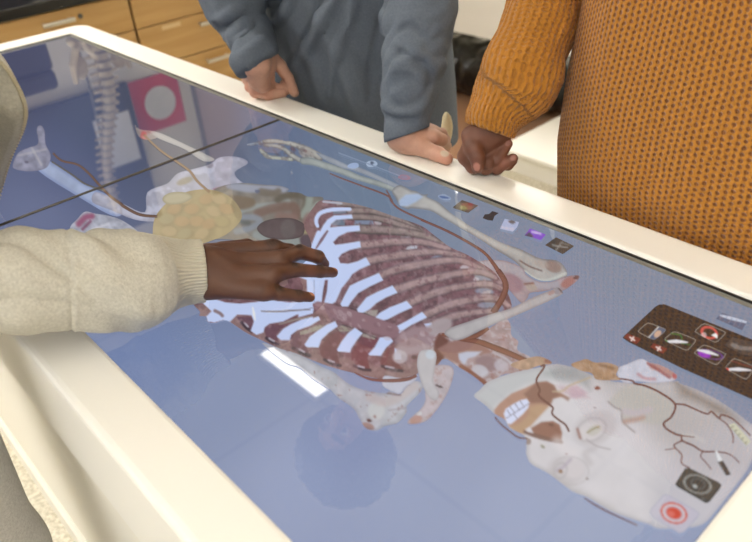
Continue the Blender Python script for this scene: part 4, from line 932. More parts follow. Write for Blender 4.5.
def pelvis_fn(P):
    d = d_ell(P, (-.85, .955, ZT + .285), (.03, .03, .045))
    for sg in (-1, 1):
        c = [(-.85, .955 + sg * .02, ZT + .30), (-.84, .955 + sg * .06, ZT + .235), (-.835, .955 + sg * .09, ZT + .255), (-.845, .955 + sg * .115, ZT + .32), (-.86, .955 + sg * .12, ZT + .39)]
        d = smin(d, chain(P, c, [.014, .016, .017, .015, .011], .006), .012)
        d = smin(d, d_ell(P, (-.865, .955 + sg * .085, ZT + .34), (.009, .034, .05)), .01)
        d = smin(d, d_cap(P, (-.825, .955 + sg * .06, ZT + .235), (-.825, .955, ZT + .215), .012, .010), .01)
        d = smin(d, d_ell(P, (-.84, .955 + sg * .1, ZT + .225), (.02, .02, .02)), .01)
    return d
V, Fq = mesh_sdf(pelvis_fn, (-.95, .8, ZT + .17), (-.75, 1.12, ZT + .44), .006)
from_np('pelvis', V, Fq, M['bone'], sp)

# ------------------------------------------------------------------ people
def skin_mat(name, rough=.5):
    m, nt, b = mat_new(name)
    a = nt.nodes.new('ShaderNodeAttribute'); a.attribute_name = 'tint'
    nt.links.new(a.outputs['Color'], b.inputs['Base Color'])
    b.inputs['Roughness'].default_value = rough
    b.inputs['Subsurface Weight'].default_value = .06
    b.inputs['Subsurface Radius'].default_value = (.006, .003, .002)
    tc = nt.nodes.new('ShaderNodeTexCoord'); n = nt.nodes.new('ShaderNodeTexNoise'); n.inputs['Scale'].default_value = 420; n.inputs['Detail'].default_value = 2
    bp = nt.nodes.new('ShaderNodeBump'); bp.inputs['Strength'].default_value = .18; bp.inputs['Distance'].default_value = .001
    nt.links.new(tc.outputs['Object'], n.inputs['Vector']); nt.links.new(n.outputs['Fac'], bp.inputs['Height']); nt.links.new(bp.outputs['Normal'], b.inputs['Normal'])
    return m
M['skin'] = skin_mat('skin')

def heather_mat(name, c1, c2, scale, rough=.9, bump=.4, bs=500):
    return pmat(name, c1, rough, rgb2=c2, nscale=scale, bump=bump, bscale=bs)
M['oatmeal'] = heather_mat('oatmeal_fleece', (202, 198, 184), (180, 176, 162), 330)
M['greypants'] = heather_mat('grey_jersey', (188, 185, 180), (168, 165, 160), 260)
M['slate'] = heather_mat('slate_jersey', (100, 109, 121), (90, 99, 111), 260, bump=.25)
M['dark'] = heather_mat('dark_denim', (44, 46, 56), (34, 36, 44), 200)
M['shoe'] = pmat('shoe_leather', (40, 38, 36), .5)
M['hair'] = pmat('dark_hair', (32, 25, 20), .6, bump=.8, bscale=90)

def nmath(nt, op, a, b=None, clamp=False):
    n = nt.nodes.new('ShaderNodeMath'); n.operation = op; n.use_clamp = clamp
    for i, x in enumerate((a, b)):
        if x is None: continue
        if isinstance(x, (int, float)): n.inputs[i].default_value = x
        else: nt.links.new(x, n.inputs[i])
    return n.outputs[0]

def knit_mat(name):
    m, nt, b = mat_new(name)
    at = nt.nodes.new('ShaderNodeAttribute'); at.attribute_name = 'knit'
    sp_ = nt.nodes.new('ShaderNodeSeparateXYZ'); nt.links.new(at.outputs['Vector'], sp_.inputs[0])
    u, v, kk = sp_.outputs
    tcj = nt.nodes.new('ShaderNodeTexCoord'); nj = nt.nodes.new('ShaderNodeTexNoise'); nj.inputs['Scale'].default_value = 55; nj.inputs['Detail'].default_value = 2
    nt.links.new(tcj.outputs['Object'], nj.inputs['Vector']); sj = nt.nodes.new('ShaderNodeSeparateColor'); nt.links.new(nj.outputs['Color'], sj.inputs[0])
    u = nmath(nt, 'ADD', u, nmath(nt, 'MULTIPLY', sj.outputs[0], .5)); v = nmath(nt, 'ADD', v, nmath(nt, 'MULTIPLY', sj.outputs[1], .7))
    ca = nmath(nt, 'SUBTRACT', nmath(nt, 'FRACT', u), .5)                     # -.5 .. .5 across one column of stitches
    ac = nmath(nt, 'ABSOLUTE', ca)
    par = nmath(nt, 'MULTIPLY', nmath(nt, 'MODULO', nmath(nt, 'FLOOR', u), 2.0), .5)
    fu = nmath(nt, 'FLOOR', nmath(nt, 'ADD', u, .5))                          # nearest gap between two columns
    cb = nmath(nt, 'SUBTRACT', u, fu)
    par = nmath(nt, 'MULTIPLY', nmath(nt, 'ABSOLUTE', nmath(nt, 'MODULO', fu, 2.0)), .5)
    vv = nmath(nt, 'ADD', v, par)
    rb = nmath(nt, 'SUBTRACT', nmath(nt, 'FRACT', vv), .5)
    e = nmath(nt, 'ADD', nmath(nt, 'POWER', nmath(nt, 'ABSOLUTE', nmath(nt, 'DIVIDE', cb, .37)), 2.0), nmath(nt, 'POWER', nmath(nt, 'ABSOLUTE', nmath(nt, 'DIVIDE', rb, .37)), 2.0))
    hole0 = nmath(nt, 'MULTIPLY', nmath(nt, 'SUBTRACT', 1.0, e, True), 1.5, True)
    ph = nmath(nt, 'SINE', nmath(nt, 'MULTIPLY', nmath(nt, 'ADD', v, nmath(nt, 'MULTIPLY', ac, .9)), 2 * math.pi))
    col = nmath(nt, 'COSINE', nmath(nt, 'MULTIPLY', ca, math.pi))             # ridge of the column
    hgt = nmath(nt, 'SUBTRACT', nmath(nt, 'ADD', nmath(nt, 'MULTIPLY', nmath(nt, 'POWER', col, .7), .6), nmath(nt, 'MULTIPLY', ph, .14)), nmath(nt, 'MULTIPLY', hole0, .7))
    hole_shade = nmath(nt, 'MULTIPLY', hole0, kk)  # shade inside the stitch holes, painted as a darker yarn colour
    tc = nt.nodes.new('ShaderNodeTexCoord'); nz = nt.nodes.new('ShaderNodeTexNoise'); nz.inputs['Scale'].default_value = 260
    nt.links.new(tc.outputs['Object'], nz.inputs['Vector'])
    mx = nt.nodes.new('ShaderNodeMix'); mx.data_type = 'RGBA'
    mx.inputs['A'].default_value = (*lin((192, 130, 42)), 1); mx.inputs['B'].default_value = (*lin((174, 110, 30)), 1)
    nt.links.new(nz.outputs['Fac'], mx.inputs['Factor'])
    m2 = nt.nodes.new('ShaderNodeMix'); m2.data_type = 'RGBA'
    nt.links.new(mx.outputs['Result'], m2.inputs['A']); m2.inputs['B'].default_value = (*lin((132, 78, 26)), 1)
    nt.links.new(hole_shade, m2.inputs['Factor']); nt.links.new(m2.outputs['Result'], b.inputs['Base Color'])
    bp = nt.nodes.new('ShaderNodeBump'); bp.inputs['Strength'].default_value = .9; bp.inputs['Distance'].default_value = .0035
    nt.links.new(hgt, bp.inputs['Height']); nt.links.new(bp.outputs['Normal'], b.inputs['Normal'])
    b.inputs['Roughness'].default_value = .95; b.inputs['Sheen Weight'].default_value = .15
    return m
M['knit'] = knit_mat('mustard_knit')

def d_torso(P, rows, n=2.4):
    """rows: (z, cx, cy, rx, ry) rising"""
    R_ = np.asarray(rows, float); z = P[:, 2]
    cx, cy, rx, ry = (np.interp(z, R_[:, 0], R_[:, k]) for k in (1, 2, 3, 4))
    k = (np.abs((P[:, 0] - cx) / rx) ** n + np.abs((P[:, 1] - cy) / ry) ** n) ** (1 / n)
    d = (k - 1) * np.minimum(rx, ry) * .9
    return np.maximum(d, np.maximum(R_[0, 0] - z, z - R_[-1, 0]))

def sleeve_d(P, pts, rad, cut=True, k=.02, hollow=None, plane=None):
    d = chain(P, pts, rad, k)
    if cut:
        a, b_ = np.asarray(pts[-2]), np.asarray(pts[-1]); t = (b_ - a) / np.linalg.norm(b_ - a)
        if plane is not None: b_, t = plane
        d = np.maximum(d, (P - b_.astype(np.float32)) @ t.astype(np.float32))
        if hollow: d = np.maximum(d, -d_cap(P, b_ - t * .012, b_ + t * .05, rad[-1] - hollow, rad[-1] - hollow))
    return d

def head_d(P, c, f, tilt_up):
    """a head at c looking along f (unit), with up vector"""
    f = np.asarray(f, float); f /= np.linalg.norm(f); up = np.asarray(tilt_up, float); r = np.cross(f, up); r /= np.linalg.norm(r); up = np.cross(r, f)
    B = np.stack([r, f, up], 1)
    q = ((P - np.asarray(c, np.float32)) @ B).astype(np.float32)
    d = d_ell(q, (0, -.012, .03), (.075, .092, .088))
    d = smin(d, d_ell(q, (0, .028, -.055), (.055, .058, .062)), .03)
    d = smin(d, d_cap(q, (-.03, .045, -.09), (.03, .045, -.09), .022, .022), .03)
    d = smin(d, d_cap(q, (0, .088, .012), (0, .106, -.022), .009, .013), .012)
    d = smin(d, d_cap(q, (-.03, .076, .03), (.03, .076, .03), .012, .012), .015)
    for s in (-1, 1):
        d = np.minimum(d, d_ell(q, (s * .078, -.004, -.002), (.008, .018, .031)))
        d = np.maximum(d, -d_ell(q, (s * .031, .092, .006), (.015, .012, .008)))
        d = np.minimum(d, d_ell(q, (s * .031, .074, .006), (.0125, .0125, .0125)))
    d = smin(d, d_cap(q, (-.018, .084, -.052), (.018, .084, -.052), .008, .008), .006)
    d = smin(d, d_cap(q, (-.014, .083, -.064), (.014, .083, -.064), .008, .008), .006)
    return d, q

def hand_mesh(palm, wrist, fingers, fore, h=.0017, kf=.007, kp=.012, extra=None):
    """palm: list of (a, b, ra, rb); fingers: list of (pts, rads); fore: (pts, rads)"""
    pts = [np.asarray(p) for f_ in fingers for p in f_[0]] + [np.asarray(p) for c in palm for p in c[:2]] + [np.asarray(p) for p in fore[0]]
    pts = np.array(pts); lo = pts.min(0) - .03; hi = pts.max(0) + .03
    def fn(P):
        d = None
        for a, b_, ra, rb in palm:
            e = d_cap(P, a, b_, ra, rb); d = e if d is None else smin(d, e, kp)
        d = smin(d, chain(P, fore[0], fore[1], .02), .02)
        out = d
        for p, r in fingers:
            out = np.minimum(out, smin(d, chain(P, p, r, .003), kf))
        if extra is not None: out = extra(P, out)
        return out
    return mesh_sdf(fn, lo, hi, h)

def skin_col(V, base, joints=(), nails=(), dark=(.6, .6, .6), nailc=(200, 150, 125), seed=1, pink=None, fold=.0):
    c = np.tile(lin(base), (len(V), 1))
    c *= (1 + .10 * fbm(V, .012, seed, 3) + .06 * fbm(V, .003, seed + 5, 2))[:, None]
    for p, r in joints:
        w = 1 - sstep(r * .4, r * 1.2, np.linalg.norm(V - np.asarray(p), axis=1))
        stripe = .75 + .25 * np.sin(np.linalg.norm(V - np.asarray(p) - .01, axis=1) * 1900)
        c = c * (1 - w[:, None] * (1 - np.asarray(dark)) * stripe[:, None])
    for p, r, a in (pink or ()):
        w = a * (1 - sstep(r * .4, r * 1.3, np.linalg.norm(V - np.asarray(p), axis=1)))
        c = c * (1 - w[:, None]) + w[:, None] * lin((214, 128, 104))
    for p, ax, l, w_, ncol in nails:
        q = V - np.asarray(p); ax = np.asarray(ax) / np.linalg.norm(ax)
        al = q @ ax; pe = np.linalg.norm(q - al[:, None] * ax, axis=1)
        m_ = 1 - sstep(.8, 1.05, np.hypot(al / l, pe / w_))
        c = c + (lin(ncol) - c) * m_[:, None]
    return np.clip(c, 0, 1)

def merge(parts):
    V = []; Fc = []; C = []; n = 0
    for v, f_, c in parts:
        V.append(v); Fc.append(f_ + n); C.append(c); n += len(v)
    return np.concatenate(V), np.concatenate(Fc), np.concatenate(C)

def body_trunk(rows, neck, head_c, head_f, head_up, arms, legs, skin, hairc=None, h=.011):
    """coarse trunk, limbs and feet, finer head; returns parts"""
    pts = np.array([p for a in arms for p in a[0]] + [p for l in legs for p in l[0]] + [np.asarray(head_c)])
    lo = np.minimum(pts.min(0), [min(r[1] - r[3] for r in rows), min(r[2] - r[4] for r in rows), 9]) - .1
    hi = np.maximum(pts.max(0), [max(r[1] + r[3] for r in rows), max(r[2] + r[4] for r in rows), 0]) + .1
    hi[2] = head_c[2] - .02
    def fn(P):
        d = d_torso(P, rows)
        for p, r in arms + legs: d = smin(d, chain(P, p, r, .03), .05)
        return smin(d, chain(P, neck[0], neck[1], .02), .04)
    lo[2] = 0.03
    V, Fq = mesh_sdf(fn, lo, hi, h)
    hc = np.asarray(head_c)
    def fh(P):
        d, q = head_d(P, hc, head_f, head_up)
        return smin(d, chain(P, neck[0], neck[1], .02), .02)
    V2, F2 = mesh_sdf(fh, hc - .16, hc + .16, .004)
    _, q = head_d(V2.astype(np.float32), hc, head_f, head_up)
    c2 = skin_col(V2, skin, seed=3)
    for s in (-1, 1):
        e = np.linalg.norm(q - np.array([s * .031, .074, .006]), axis=1)
        fr = q[:, 1] > .08
        c2[(e < .0145) & fr] = lin((226, 220, 214))
        ir = np.hypot(q[:, 0] - s * .031, q[:, 2] - .004)
        c2[(e < .0145) & (q[:, 1] > .083) & (ir < .006)] = lin((40, 26, 20))
        br = (np.abs(q[:, 0] - s * .032) < .02) & (np.abs(q[:, 2] - .03) < .005) & (q[:, 1] > .07); c2[br] = lin((40, 28, 22))
    lp = (np.abs(q[:, 0]) < .022) & (np.abs(q[:, 2] + .058) < .012) & (q[:, 1] > .085)
    c2[lp] = c2[lp] * .5 + lin((150, 80, 76)) * .5
    return [(V, Fq, skin_col(V, skin, seed=2)), (V2, F2, c2)]

def hair_mesh(hc, f, up, fn_extra, seed, amp=.008, h=.006, pad=.24):
    hc = np.asarray(hc)
    def fn(P):
        _, q = head_d(P, hc, f, up)
        return fn_extra(q)
    V, Fq = mesh_sdf(fn, hc - pad, hc + pad, h)
    N_ = normals_of(V, Fq)
    return V + N_ * (amp * fbm(V, .02, seed, 3))[:, None], Fq

def shoes(parent, feet, fdir, mat):
    for p in feet:
        p = np.asarray(p, float); f = np.asarray(fdir, float)
        def fn(P):
            d = smin(d_cap(P, p + [0, 0, .045] - f * .04, p + f * .13 + [0, 0, .038], .045, .04), d_cap(P, p + [0, 0, .05], p + [0, 0, .11], .045, .05), .03)
            return np.maximum(d, .002 - P[:, 2])
        V, Fq = mesh_sdf(fn, np.minimum(p, p + f * .13) - .1, np.maximum(p, p + f * .13) + [.1, .1, .2], .008)
        from_np('shoe', V, Fq, mat, parent)

W = lambda x, y, z: np.array([x, y, z + ZT])        # z above the table's glass
def J(u, v, z): return onz(u, v, z)
def mid(a, b_, t=.5): return a + (b_ - a) * t

def tube_folds(V, N_, pts, amp, pitch, seed, region=None, skew=2.0):
    d, s, T, Q = polyline_param(V, catmull(pts, 6))
    r = V - Q; ref = np.array([-.64, .54, -.55]); ref = ref / np.linalg.norm(ref)
    b1 = np.cross(T, ref); b1 /= np.linalg.norm(b1, axis=1)[:, None] + 1e-9; b2 = np.cross(T, b1)
    ang = np.arctan2((r * b1).sum(1), (r * b2).sum(1))
    q = np.stack([s / pitch + skew * .35 * np.sin(ang), np.cos(ang) * 1.1, np.sin(ang) * 1.1], 1)
    w = fbm(q, 1.0, seed, 2)
    w = np.abs(w) * 2 - .4
    f_ = w * amp if region is None else w * amp * region(s)
    return V + N_ * f_[:, None], s, ang

# ============ person at the near long side: oatmeal sweatshirt, right hand on the glass
p1 = thing('person', 'person in an oatmeal fleece jacket and grey trousers, touching the displayed ribs with one hand', 'person', (1.25, -.24, 0))
z0 = .05
wr = J(201, 271, .052)
K = [J(273, 249, .040), J(279, 260, .048), J(272, 275, .046), J(263, 291, .036)]
Wi = [J(208, 255, .048), J(206, 265, .052), J(206, 276, .050), J(209, 287, .043)]
palm = [(Wi[i], K[i], [.0150, .0150, .0150, .0135][i], [.0120, .0115, .0115, .0115][i]) for i in range(4)]
palm += [(J(212, 262, .035), J(255, 258, .028), .017, .013), (J(215, 284, .03), J(252, 289, .022), .015, .012)]
m_ = [K[1], J(300, 252, .042), J(318, 257, .030), J(324, 264, .014)]
r_ = [K[2], J(295, 270, .036), J(320, 271.5, .020), J(333, 272.5, .0085)]
l_ = [K[3], J(279, 293.5, .028), J(299, 296, .016), J(310, 297.2, .0085)]
i_ = [K[0], J(290, 251, .030), J(289, 257, .014), J(281, 260, .0095)]
th_ = [J(222, 252, .034), J(247, 247, .022), J(268, 256, .011), J(280, 263, .0085)]
fr_ = [.0105, .0092, .0080, .0068]
fingers = [(i_, [.0110, .0092, .008, .007]), (m_, [.0108, .0094, .0084, .0070]), (r_, [.0104, .0089, .0078, .0066]), (l_, [.0100, .0083, .0072, .0062]), (th_, [.014, .011, .010, .008])]
elb = W(1.372, -.13, .15)
fore = ([elb, J(20, 283, .105), J(95, 280, .085), J(160, 274, .062), wr, J(212, 271, .05)], [.036, .036, .033, .028, .026, .025])
V, Fq = hand_mesh(palm, wr, fingers, fore, h=.0017, kf=.008)
nz = np.array([0, 0, 1.0])
def nail(f_, up=.7, l=.0055, w=.0048, col=(188, 132, 98), back=.001):
    a, b_ = np.asarray(f_[-2]), np.asarray(f_[-1]); t = (b_ - a) / np.linalg.norm(b_ - a)
    u_ = nz - t * (nz @ t); u_ /= np.linalg.norm(u_)
    return (b_ + u_ * .0055 * up + t * (.002 - back), t, l, w, col)
jd = [(f_[1] + nz * .007, .0085) for f_ in (m_, r_, l_)] + [(f_[2] + nz * .006, .0075) for f_ in (m_, r_, l_)] + [(K[0] + nz * .01, .011)]
c1 = skin_col(V, (88, 54, 36), jd, [nail(r_, 1.0), nail(l_, 1.0)], dark=(.22, .2, .2), seed=11, pink=[(mid(r_[1], r_[2]), .011, .10), (mid(m_[1], m_[2]), .011, .10)])
rows1 = [(.78, 1.22, -.25, .13, .09), (.95, 1.21, -.24, .14, .10), (1.12, 1.14, -.16, .14, .10), (1.28, 1.08, -.08, .15, .10), (1.40, 1.07, -.04, .16, .10), (1.47, 1.07, -.03, .07, .07)]
hd1 = (1.05, .06, ZT + .78)
legs1 = [([(1.265, -.21, .86), (1.262, -.205, .5), (1.27, -.22, .08)], [.066, .05, .038]), ([(1.13, -.23, .86), (1.12, -.22, .5), (1.12, -.24, .08)], [.075, .055, .04])]
arms1 = [([(1.20, -.07, 1.36), (1.365, -.115, 1.17), elb], [.04, .032, .032]), ([(.99, -.02, 1.36), (.88, -.18, 1.12), (.90, -.30, .80)], [.048, .042, .035])]
parts = body_trunk(rows1, ([(1.07, -.03, 1.42), (1.06, .02, 1.55)], [.055, .052]), hd1, (.25, .85, -.5), (.1, .5, .85), arms1, legs1, (84, 51, 34)) + [(V, Fq, c1)]
# the other hand, resting at the side out of the frame
lw = np.array([.90, -.30, .80])
ph = [(lw, lw + [.012 * (k - 1.5), .02, -.085], .015, .011) for k in range(4)]
fg = [([lw + [.018 * (k - 1.5), .02, -.085], lw + [.02 * (k - 1.5), .032, -.12], lw + [.021 * (k - 1.5), .05, -.14]], [.010, .0085, .0065]) for k in range(4)] + [([lw + [.02, .01, -.02], lw + [.042, .025, -.05], lw + [.045, .035, -.075]], [.013, .010, .008])]
V, Fq = hand_mesh(ph, lw, fg, ([np.array([.89, -.26, .96]), lw], [.036, .026]), h=.003)
parts.append((V, Fq, skin_col(V, (84, 51, 34), seed=5)))
V, Fq, c = merge(parts)
from_np('body', V, Fq, M['skin'], p1, col=c)
# sleeve and jacket
sl = [W(1.24, -.08, .50), W(1.362, -.125, .29), J(-150, 296, .15), J(-60, 288, .125), J(20, 283, .105), J(95, 280, .085), J(140, 279, .07), J(160, 274, .062), J(203, 271, .052)]
sr = [.085, .078] + [px * mpp(q) for px, q in zip((52, 49, 48, 46.5, 46, 33.0, 32.0), sl[2:])]
sl2 = [W(.95, -.06, .49), W(.88, -.18, .25), W(.89, -.26, .07), W(.90, -.29, -.04)]
def jacket(P):
    d = d_torso(P, [(.84, 1.21, -.25, .165, .125), (.95, 1.20, -.24, .17, .13), (1.08, 1.13, -.17, .165, .14), (1.2, 1.08, -.10, .165, .14), (1.38, 1.07, -.05, .17, .12), (1.46, 1.07, -.03, .1, .09)])
    return smin(d, chain(P, sl2, [.08, .07, .058, .045], .02), .04)
arm_lo, arm_hi = np.array(sl).min(0) - .11, np.array(sl).max(0) + .11
Vj, Fj = mesh_sdf(jacket, (.74, -.45, .74), (1.5, .28, 1.5), .009)
Nj = normals_of(Vj, Fj); Vj = Vj + Nj * (.006 * fbm(Vj, .09, 3, 3))[:, None]
jk = from_np('jacket', Vj, Fj, M['oatmeal'], p1)
V, Fq = mesh_sdf(lambda P: sleeve_d(P, sl, sr, k=.012), arm_lo, arm_hi, .0028)
Nv = normals_of(V, Fq)
L = np.cumsum([0] + [np.linalg.norm(sl[i + 1] - sl[i]) for i in range(len(sl) - 1)])
V, s, ang = tube_folds(V, Nv, sl, .0085, .05, 5, lambda s: 1 - sstep(L[-2] - .03, L[-2] - .002, s), skew=3.2)
rib_ = sstep(L[-2] + .004, L[-2] + .012, s) * (1 - sstep(L[-1] - .004, L[-1], s))
V = V + Nv * (rib_ * .0007 * np.sin(ang * 60))[:, None]
sm = (L[5] * .75 + L[4] * .25)
V = V - Nv * (.0022 * np.exp(-((s - sm) / .0016) ** 2))[:, None] + Nv * (.0012 * np.exp(-((s - sm - .005) / .003) ** 2))[:, None]
fs = s[Fq].mean(1) > L[-2] + .003
def submesh(keep):
    q = Fq[keep]; u_, inv = np.unique(q, return_inverse=True)
    return u_, inv.reshape(-1, 4)
u_, f2 = submesh(~fs); from_np('sleeve', V[u_], f2, M['oatmeal'], jk)
mc, nt, b = mat_new('oatmeal_rib')
b.inputs['Base Color'].default_value = (*lin((196, 191, 174)), 1); b.inputs['Roughness'].default_value = .9
ak = nt.nodes.new('ShaderNodeAttribute'); ak.attribute_name = 'knit'; sx = nt.nodes.new('ShaderNodeSeparateXYZ'); nt.links.new(ak.outputs['Vector'], sx.inputs[0])
bp = nt.nodes.new('ShaderNodeBump'); bp.inputs['Strength'].default_value = .55; bp.inputs['Distance'].default_value = .0015
nt.links.new(nmath(nt, 'SINE', nmath(nt, 'MULTIPLY', sx.outputs[0], 2 * math.pi)), bp.inputs['Height']); nt.links.new(bp.outputs['Normal'], b.inputs['Normal'])
u_, f2 = submesh(fs); from_np('cuff', V[u_], f2, mc, jk, attrs={'knit': np.stack([ang[u_] * 64 / (2 * np.pi), s[u_] / .01, s[u_] * 0], 1)})

# hanging front edge of the open jacket with its zip
ed = [ony(u, v, y) for u, v, y in ((-30, 40, .02), (0, 62, .03), (16, 84, .035), (25, 108, .035), (22, 130, .035), (10, 158, .035), (2, 185, .035), (-6, 215, .04))]
edc = catmull(ed, 6)
back = [p + np.array([-.16, -.03, .03]) for p in edc]
rows_ = [edc + np.array([-.003, 0, -.004]) , edc, edc + np.array([-.02, .006, .008]), mid(edc, np.array(back), .45) + [0, .0, .012], np.array(back)]
rows_ = rows_ + [np.array(back) + [0, -.02, -.01], mid(edc, np.array(back), .45) + [0, -.02, -.004], edc + np.array([-.012, -.012, -.008])]
n = len(edc); Vp = np.concatenate(rows_); R = len(rows_)
Fp = [[r * n + i, ((r + 1) % R) * n + i, ((r + 1) % R) * n + i + 1, r * n + i + 1] for r in range(R) for i in range(n - 1)]
Fp += [[r * n for r in range(R)], [r * n + n - 1 for r in range(R)][::-1]]
from_np('jacket_front', Vp, Fp, M['oatmeal'], jk)
bm = bmesh.new()
for i in range(0, 70):
    t = i / 69 * (n - 1); k = min(int(t), n - 2); p = edc[k] + (edc[k + 1] - edc[k]) * (t - k)
    add_box(bm, p[0] - .002, p[0] + .003, p[1] - .002, p[1] + .002, p[2] - .0011, p[2] + .0011)
from_bm('zip', bm, pmat('zip_teeth', (176, 166, 140), .5), jk)
def pants(P, legs, rows, grow):
    d = d_torso(P, rows)
    for p, r in legs: d = smin(d, chain(P, p, [x + grow for x in r], .03), .04)
    return np.maximum(d, .06 - P[:, 2])
lg = [([(1.265, -.205, .90), (1.262, -.20, .5), (1.27, -.22, .09)], [.092, .072, .058]), ([(1.13, -.22, .90), (1.12, -.21, .5), (1.12, -.24, .09)], [.095, .078, .06])]
V, Fq = mesh_sdf(lambda P: pants(P, lg, [(.76, 1.21, -.24, .145, .115), (.99, 1.21, -.235, .155, .12)], 0), (.98, -.42, .04), (1.52, -.02, 1.02), .008)
Nv = normals_of(V, Fq); V = V + Nv * (.002 * fbm(V * [1, 1, .6], .09, 23, 3))[:, None]
from_np('trousers', V, Fq, M['greypants'], p1)
shoes(p1, [(1.27, -.23, 0), (1.12, -.25, 0)], (.05, 1, 0), M['shoe'])
hv, hf = hair_mesh(hd1, (.25, .85, -.5), (.1, .5, .85), lambda q: np.maximum(d_ell(q, (0, -.02, .045), (.092, .108, .098)), np.maximum(q[:, 1] - .06 - .3 * (q[:, 2] - .06), -.04 - q[:, 2] + .4 * q[:, 1])), 4)
from_np('hair', hv, hf, M['hair'], p1)

# ============ person in the slate shirt, both hands on the far rim
p2 = thing('person', 'person in a slate grey long sleeved shirt, gripping the far rim with both hands', 'person', (1.03, .86, 0))
SK = (206, 160, 138)
# fist on the left of the picture
w2 = J(260, 50, .098)
MC = [J(262, 86, .040), J(255, 84, .040), J(251, 78, .042), J(249, 73, .046)]
palm = [(J(268, 58, .088), MC[0], .0165, .0128), (J(262, 60, .092), MC[1], .0175, .0128), (J(256, 63, .090), MC[2], .0175, .0122), (J(251, 69, .084), MC[3], .0150, .0118), (J(267, 60, .085), J(268, 84, .03), .017, .014), (J(260, 66, .085), J(257, 80, .055), .021, .018)]
fx = [([MC[0], J(272, 88, .022), J(286, 89.5, .018), J(284, 84, .022)], [.0125, .0115, .0105, .009]),
      ([MC[1], J(255, 92, .0235), J(268, 95, .0165), J(283, 93, .015)], [.0125, .0115, .0105, .009]),
      ([MC[2], J(250, 87, .024), J(258, 93, .016), J(270, 90, .015)], [.012, .011, .010, .008]),
      ([MC[3], J(247, 80, .028), J(249, 84, .016), J(258, 85, .015)], [.0115, .0105, .0095, .008]),
      ([J(269, 56, .085), J(280, 66, .062), J(288, 78, .036), J(294.5, 92.5, .0145)], [.0165, .0135, .0115, .0095])]
el2 = onx(228, -25, .80)
fo = ([el2, onx(236, 5, .815), onx(248, 37, .845), w2], [.036, .034, .030, .026])
VA, FA = hand_mesh(palm, w2, fx, fo, h=.0019, kf=.006)
cA = skin_col(VA, SK, [(fx[4][0][2], .010)], [(J(296, 95.0, .0145) + np.array([.002, .0, .006]), fx[4][0][3] - fx[4][0][2], .0055, .0058, (216, 176, 156))], dark=(.9, .8, .78), seed=21, pink=[(fx[1][0][1], .016, .3), (fx[1][0][2], .014, .3), (fx[2][0][1], .015, .3), (MC[1], .016, .15), (fx[4][0][1], .012, .2)])
# open hand on the right, thumb along the rim
w3 = ony(404, 134, .603)
MC = [J(433, 138, .030), J(432, 133, .031), J(428, 131, .030), J(422, 130, .028)]
palm = [(w3, MC[0], .0165, .0125), (w3 + [0, .008, .002], MC[1], .0165, .0125), (w3 + [-.002, .016, .0], MC[2], .0155, .012), (w3 + [-.004, .022, -.004], MC[3], .015, .0115), (J(399, 141, .026), J(414, 145, .022), .015, .015), (J(398, 136, .034), J(408, 139, .03), .017, .018)]
fx3 = [([MC[0], J(442, 140, .022), J(446, 146, -.004), J(444, 150, -.028)], [.0118, .0105, .0095, .008]),
       ([MC[1], J(441, 134, .022), J(445, 140, -.006), J(443, 144, -.032)], [.0118, .0105, .0095, .008]),
       ([MC[2], J(437, 133, .021), J(441, 138, -.006), J(439, 141, -.032)], [.0115, .010, .009, .0075]),
       ([MC[3], J(430, 131, .020), J(434, 135, -.004), J(433, 138, -.026)], [.0105, .009, .008, .007]),
       ([J(408, 143, .024), J(425, 149, .0205), J(438, 154, .0195), J(446.5, 158.5, .0170)], [.0165, .0140, .0125, .0105])]
el3 = ony(424, -25, .735)
fo = ([el3, ony(420, 20, .70), ony(413, 62, .668), ony(408, 95, .640), w3], [.034, .034, .028, .024, .024])
VB, FB = hand_mesh(palm, w3, fx3, fo, h=.0019, kf=.007)
tt = fx3[4][0]
cB = skin_col(VB, SK, [], [(tt[3] + np.array([-.001, -.003, .0095]), tt[3] - tt[2], .0085, .0065, (206, 184, 160))], seed=22, pink=[(tt[3], .016, .35), (tt[2], .014, .25), (tt[1], .014, .15), (MC[0], .014, .2)])
rows2 = [(.80, .96, .85, .13, .09), (1.0, .96, .85, .13, .09), (1.2, 1.0, .81, .14, .09), (1.36, 1.05, .76, .14, .08), (1.44, 1.08, .71, .08, .07)]
hd2 = (1.125, .575, ZT + .80)
legs2 = [([(.87, .87, .86), (.86, .88, .5), (.85, .9, .08)], [.08, .058, .042]), ([(1.04, .87, .86), (1.05, .88, .5), (1.06, .9, .08)], [.08, .058, .042])]
arms2 = [([(.90, .77, 1.34), (.80, .80, 1.2), el2], [.036, .034, .032]), ([(1.22, .77, 1.34), (1.28, .80, 1.2), el3], [.036, .034, .034])]
F2_ = (.02, -.55, -.83); U2_ = (0, -.83, .55)
parts = body_trunk(rows2, ([(1.08, .70, 1.40), (1.10, .63, 1.56)], [.06, .056]), hd2, F2_, U2_, arms2, legs2, SK) + [(VA, FA, cA), (VB, FB, cB)]
V, Fq, c = merge(parts); from_np('body', V, Fq, M['skin'], p2, col=c)
pxp = lambda u, v, y, px: (ony(u, v, y), px * mpp(ony(u, v, y)))
sA = [(W(.86, .80, .50), .085)] + [(onx(u, v, x), px * mpp(onx(u, v, x))) for u, v, x, px in ((218, -60, .795, 34), (226, -28, .80, 32), (236, 5, .815, 29), (248, 37, .845, 23))] + [(onz(259, 62, .088), 17 * mpp(w2))]
sB = [(W(1.25, .80, .50), .085)] + [pxp(428, -75, .765, 36), pxp(424, -25, .735, 35), pxp(420, 20, .70, 33), pxp(413, 62, .66, 29), pxp(408, 95, .632, 25)] + [(ony(406.5, 136, .606), 20 * mpp(w3))]
def cuff_plane(a, b_, depth):
    n_ = np.cross(b_ - a, np.asarray(depth, float)); n_ /= np.linalg.norm(n_)
    return (a, n_ if n_[2] < 0 else -n_)
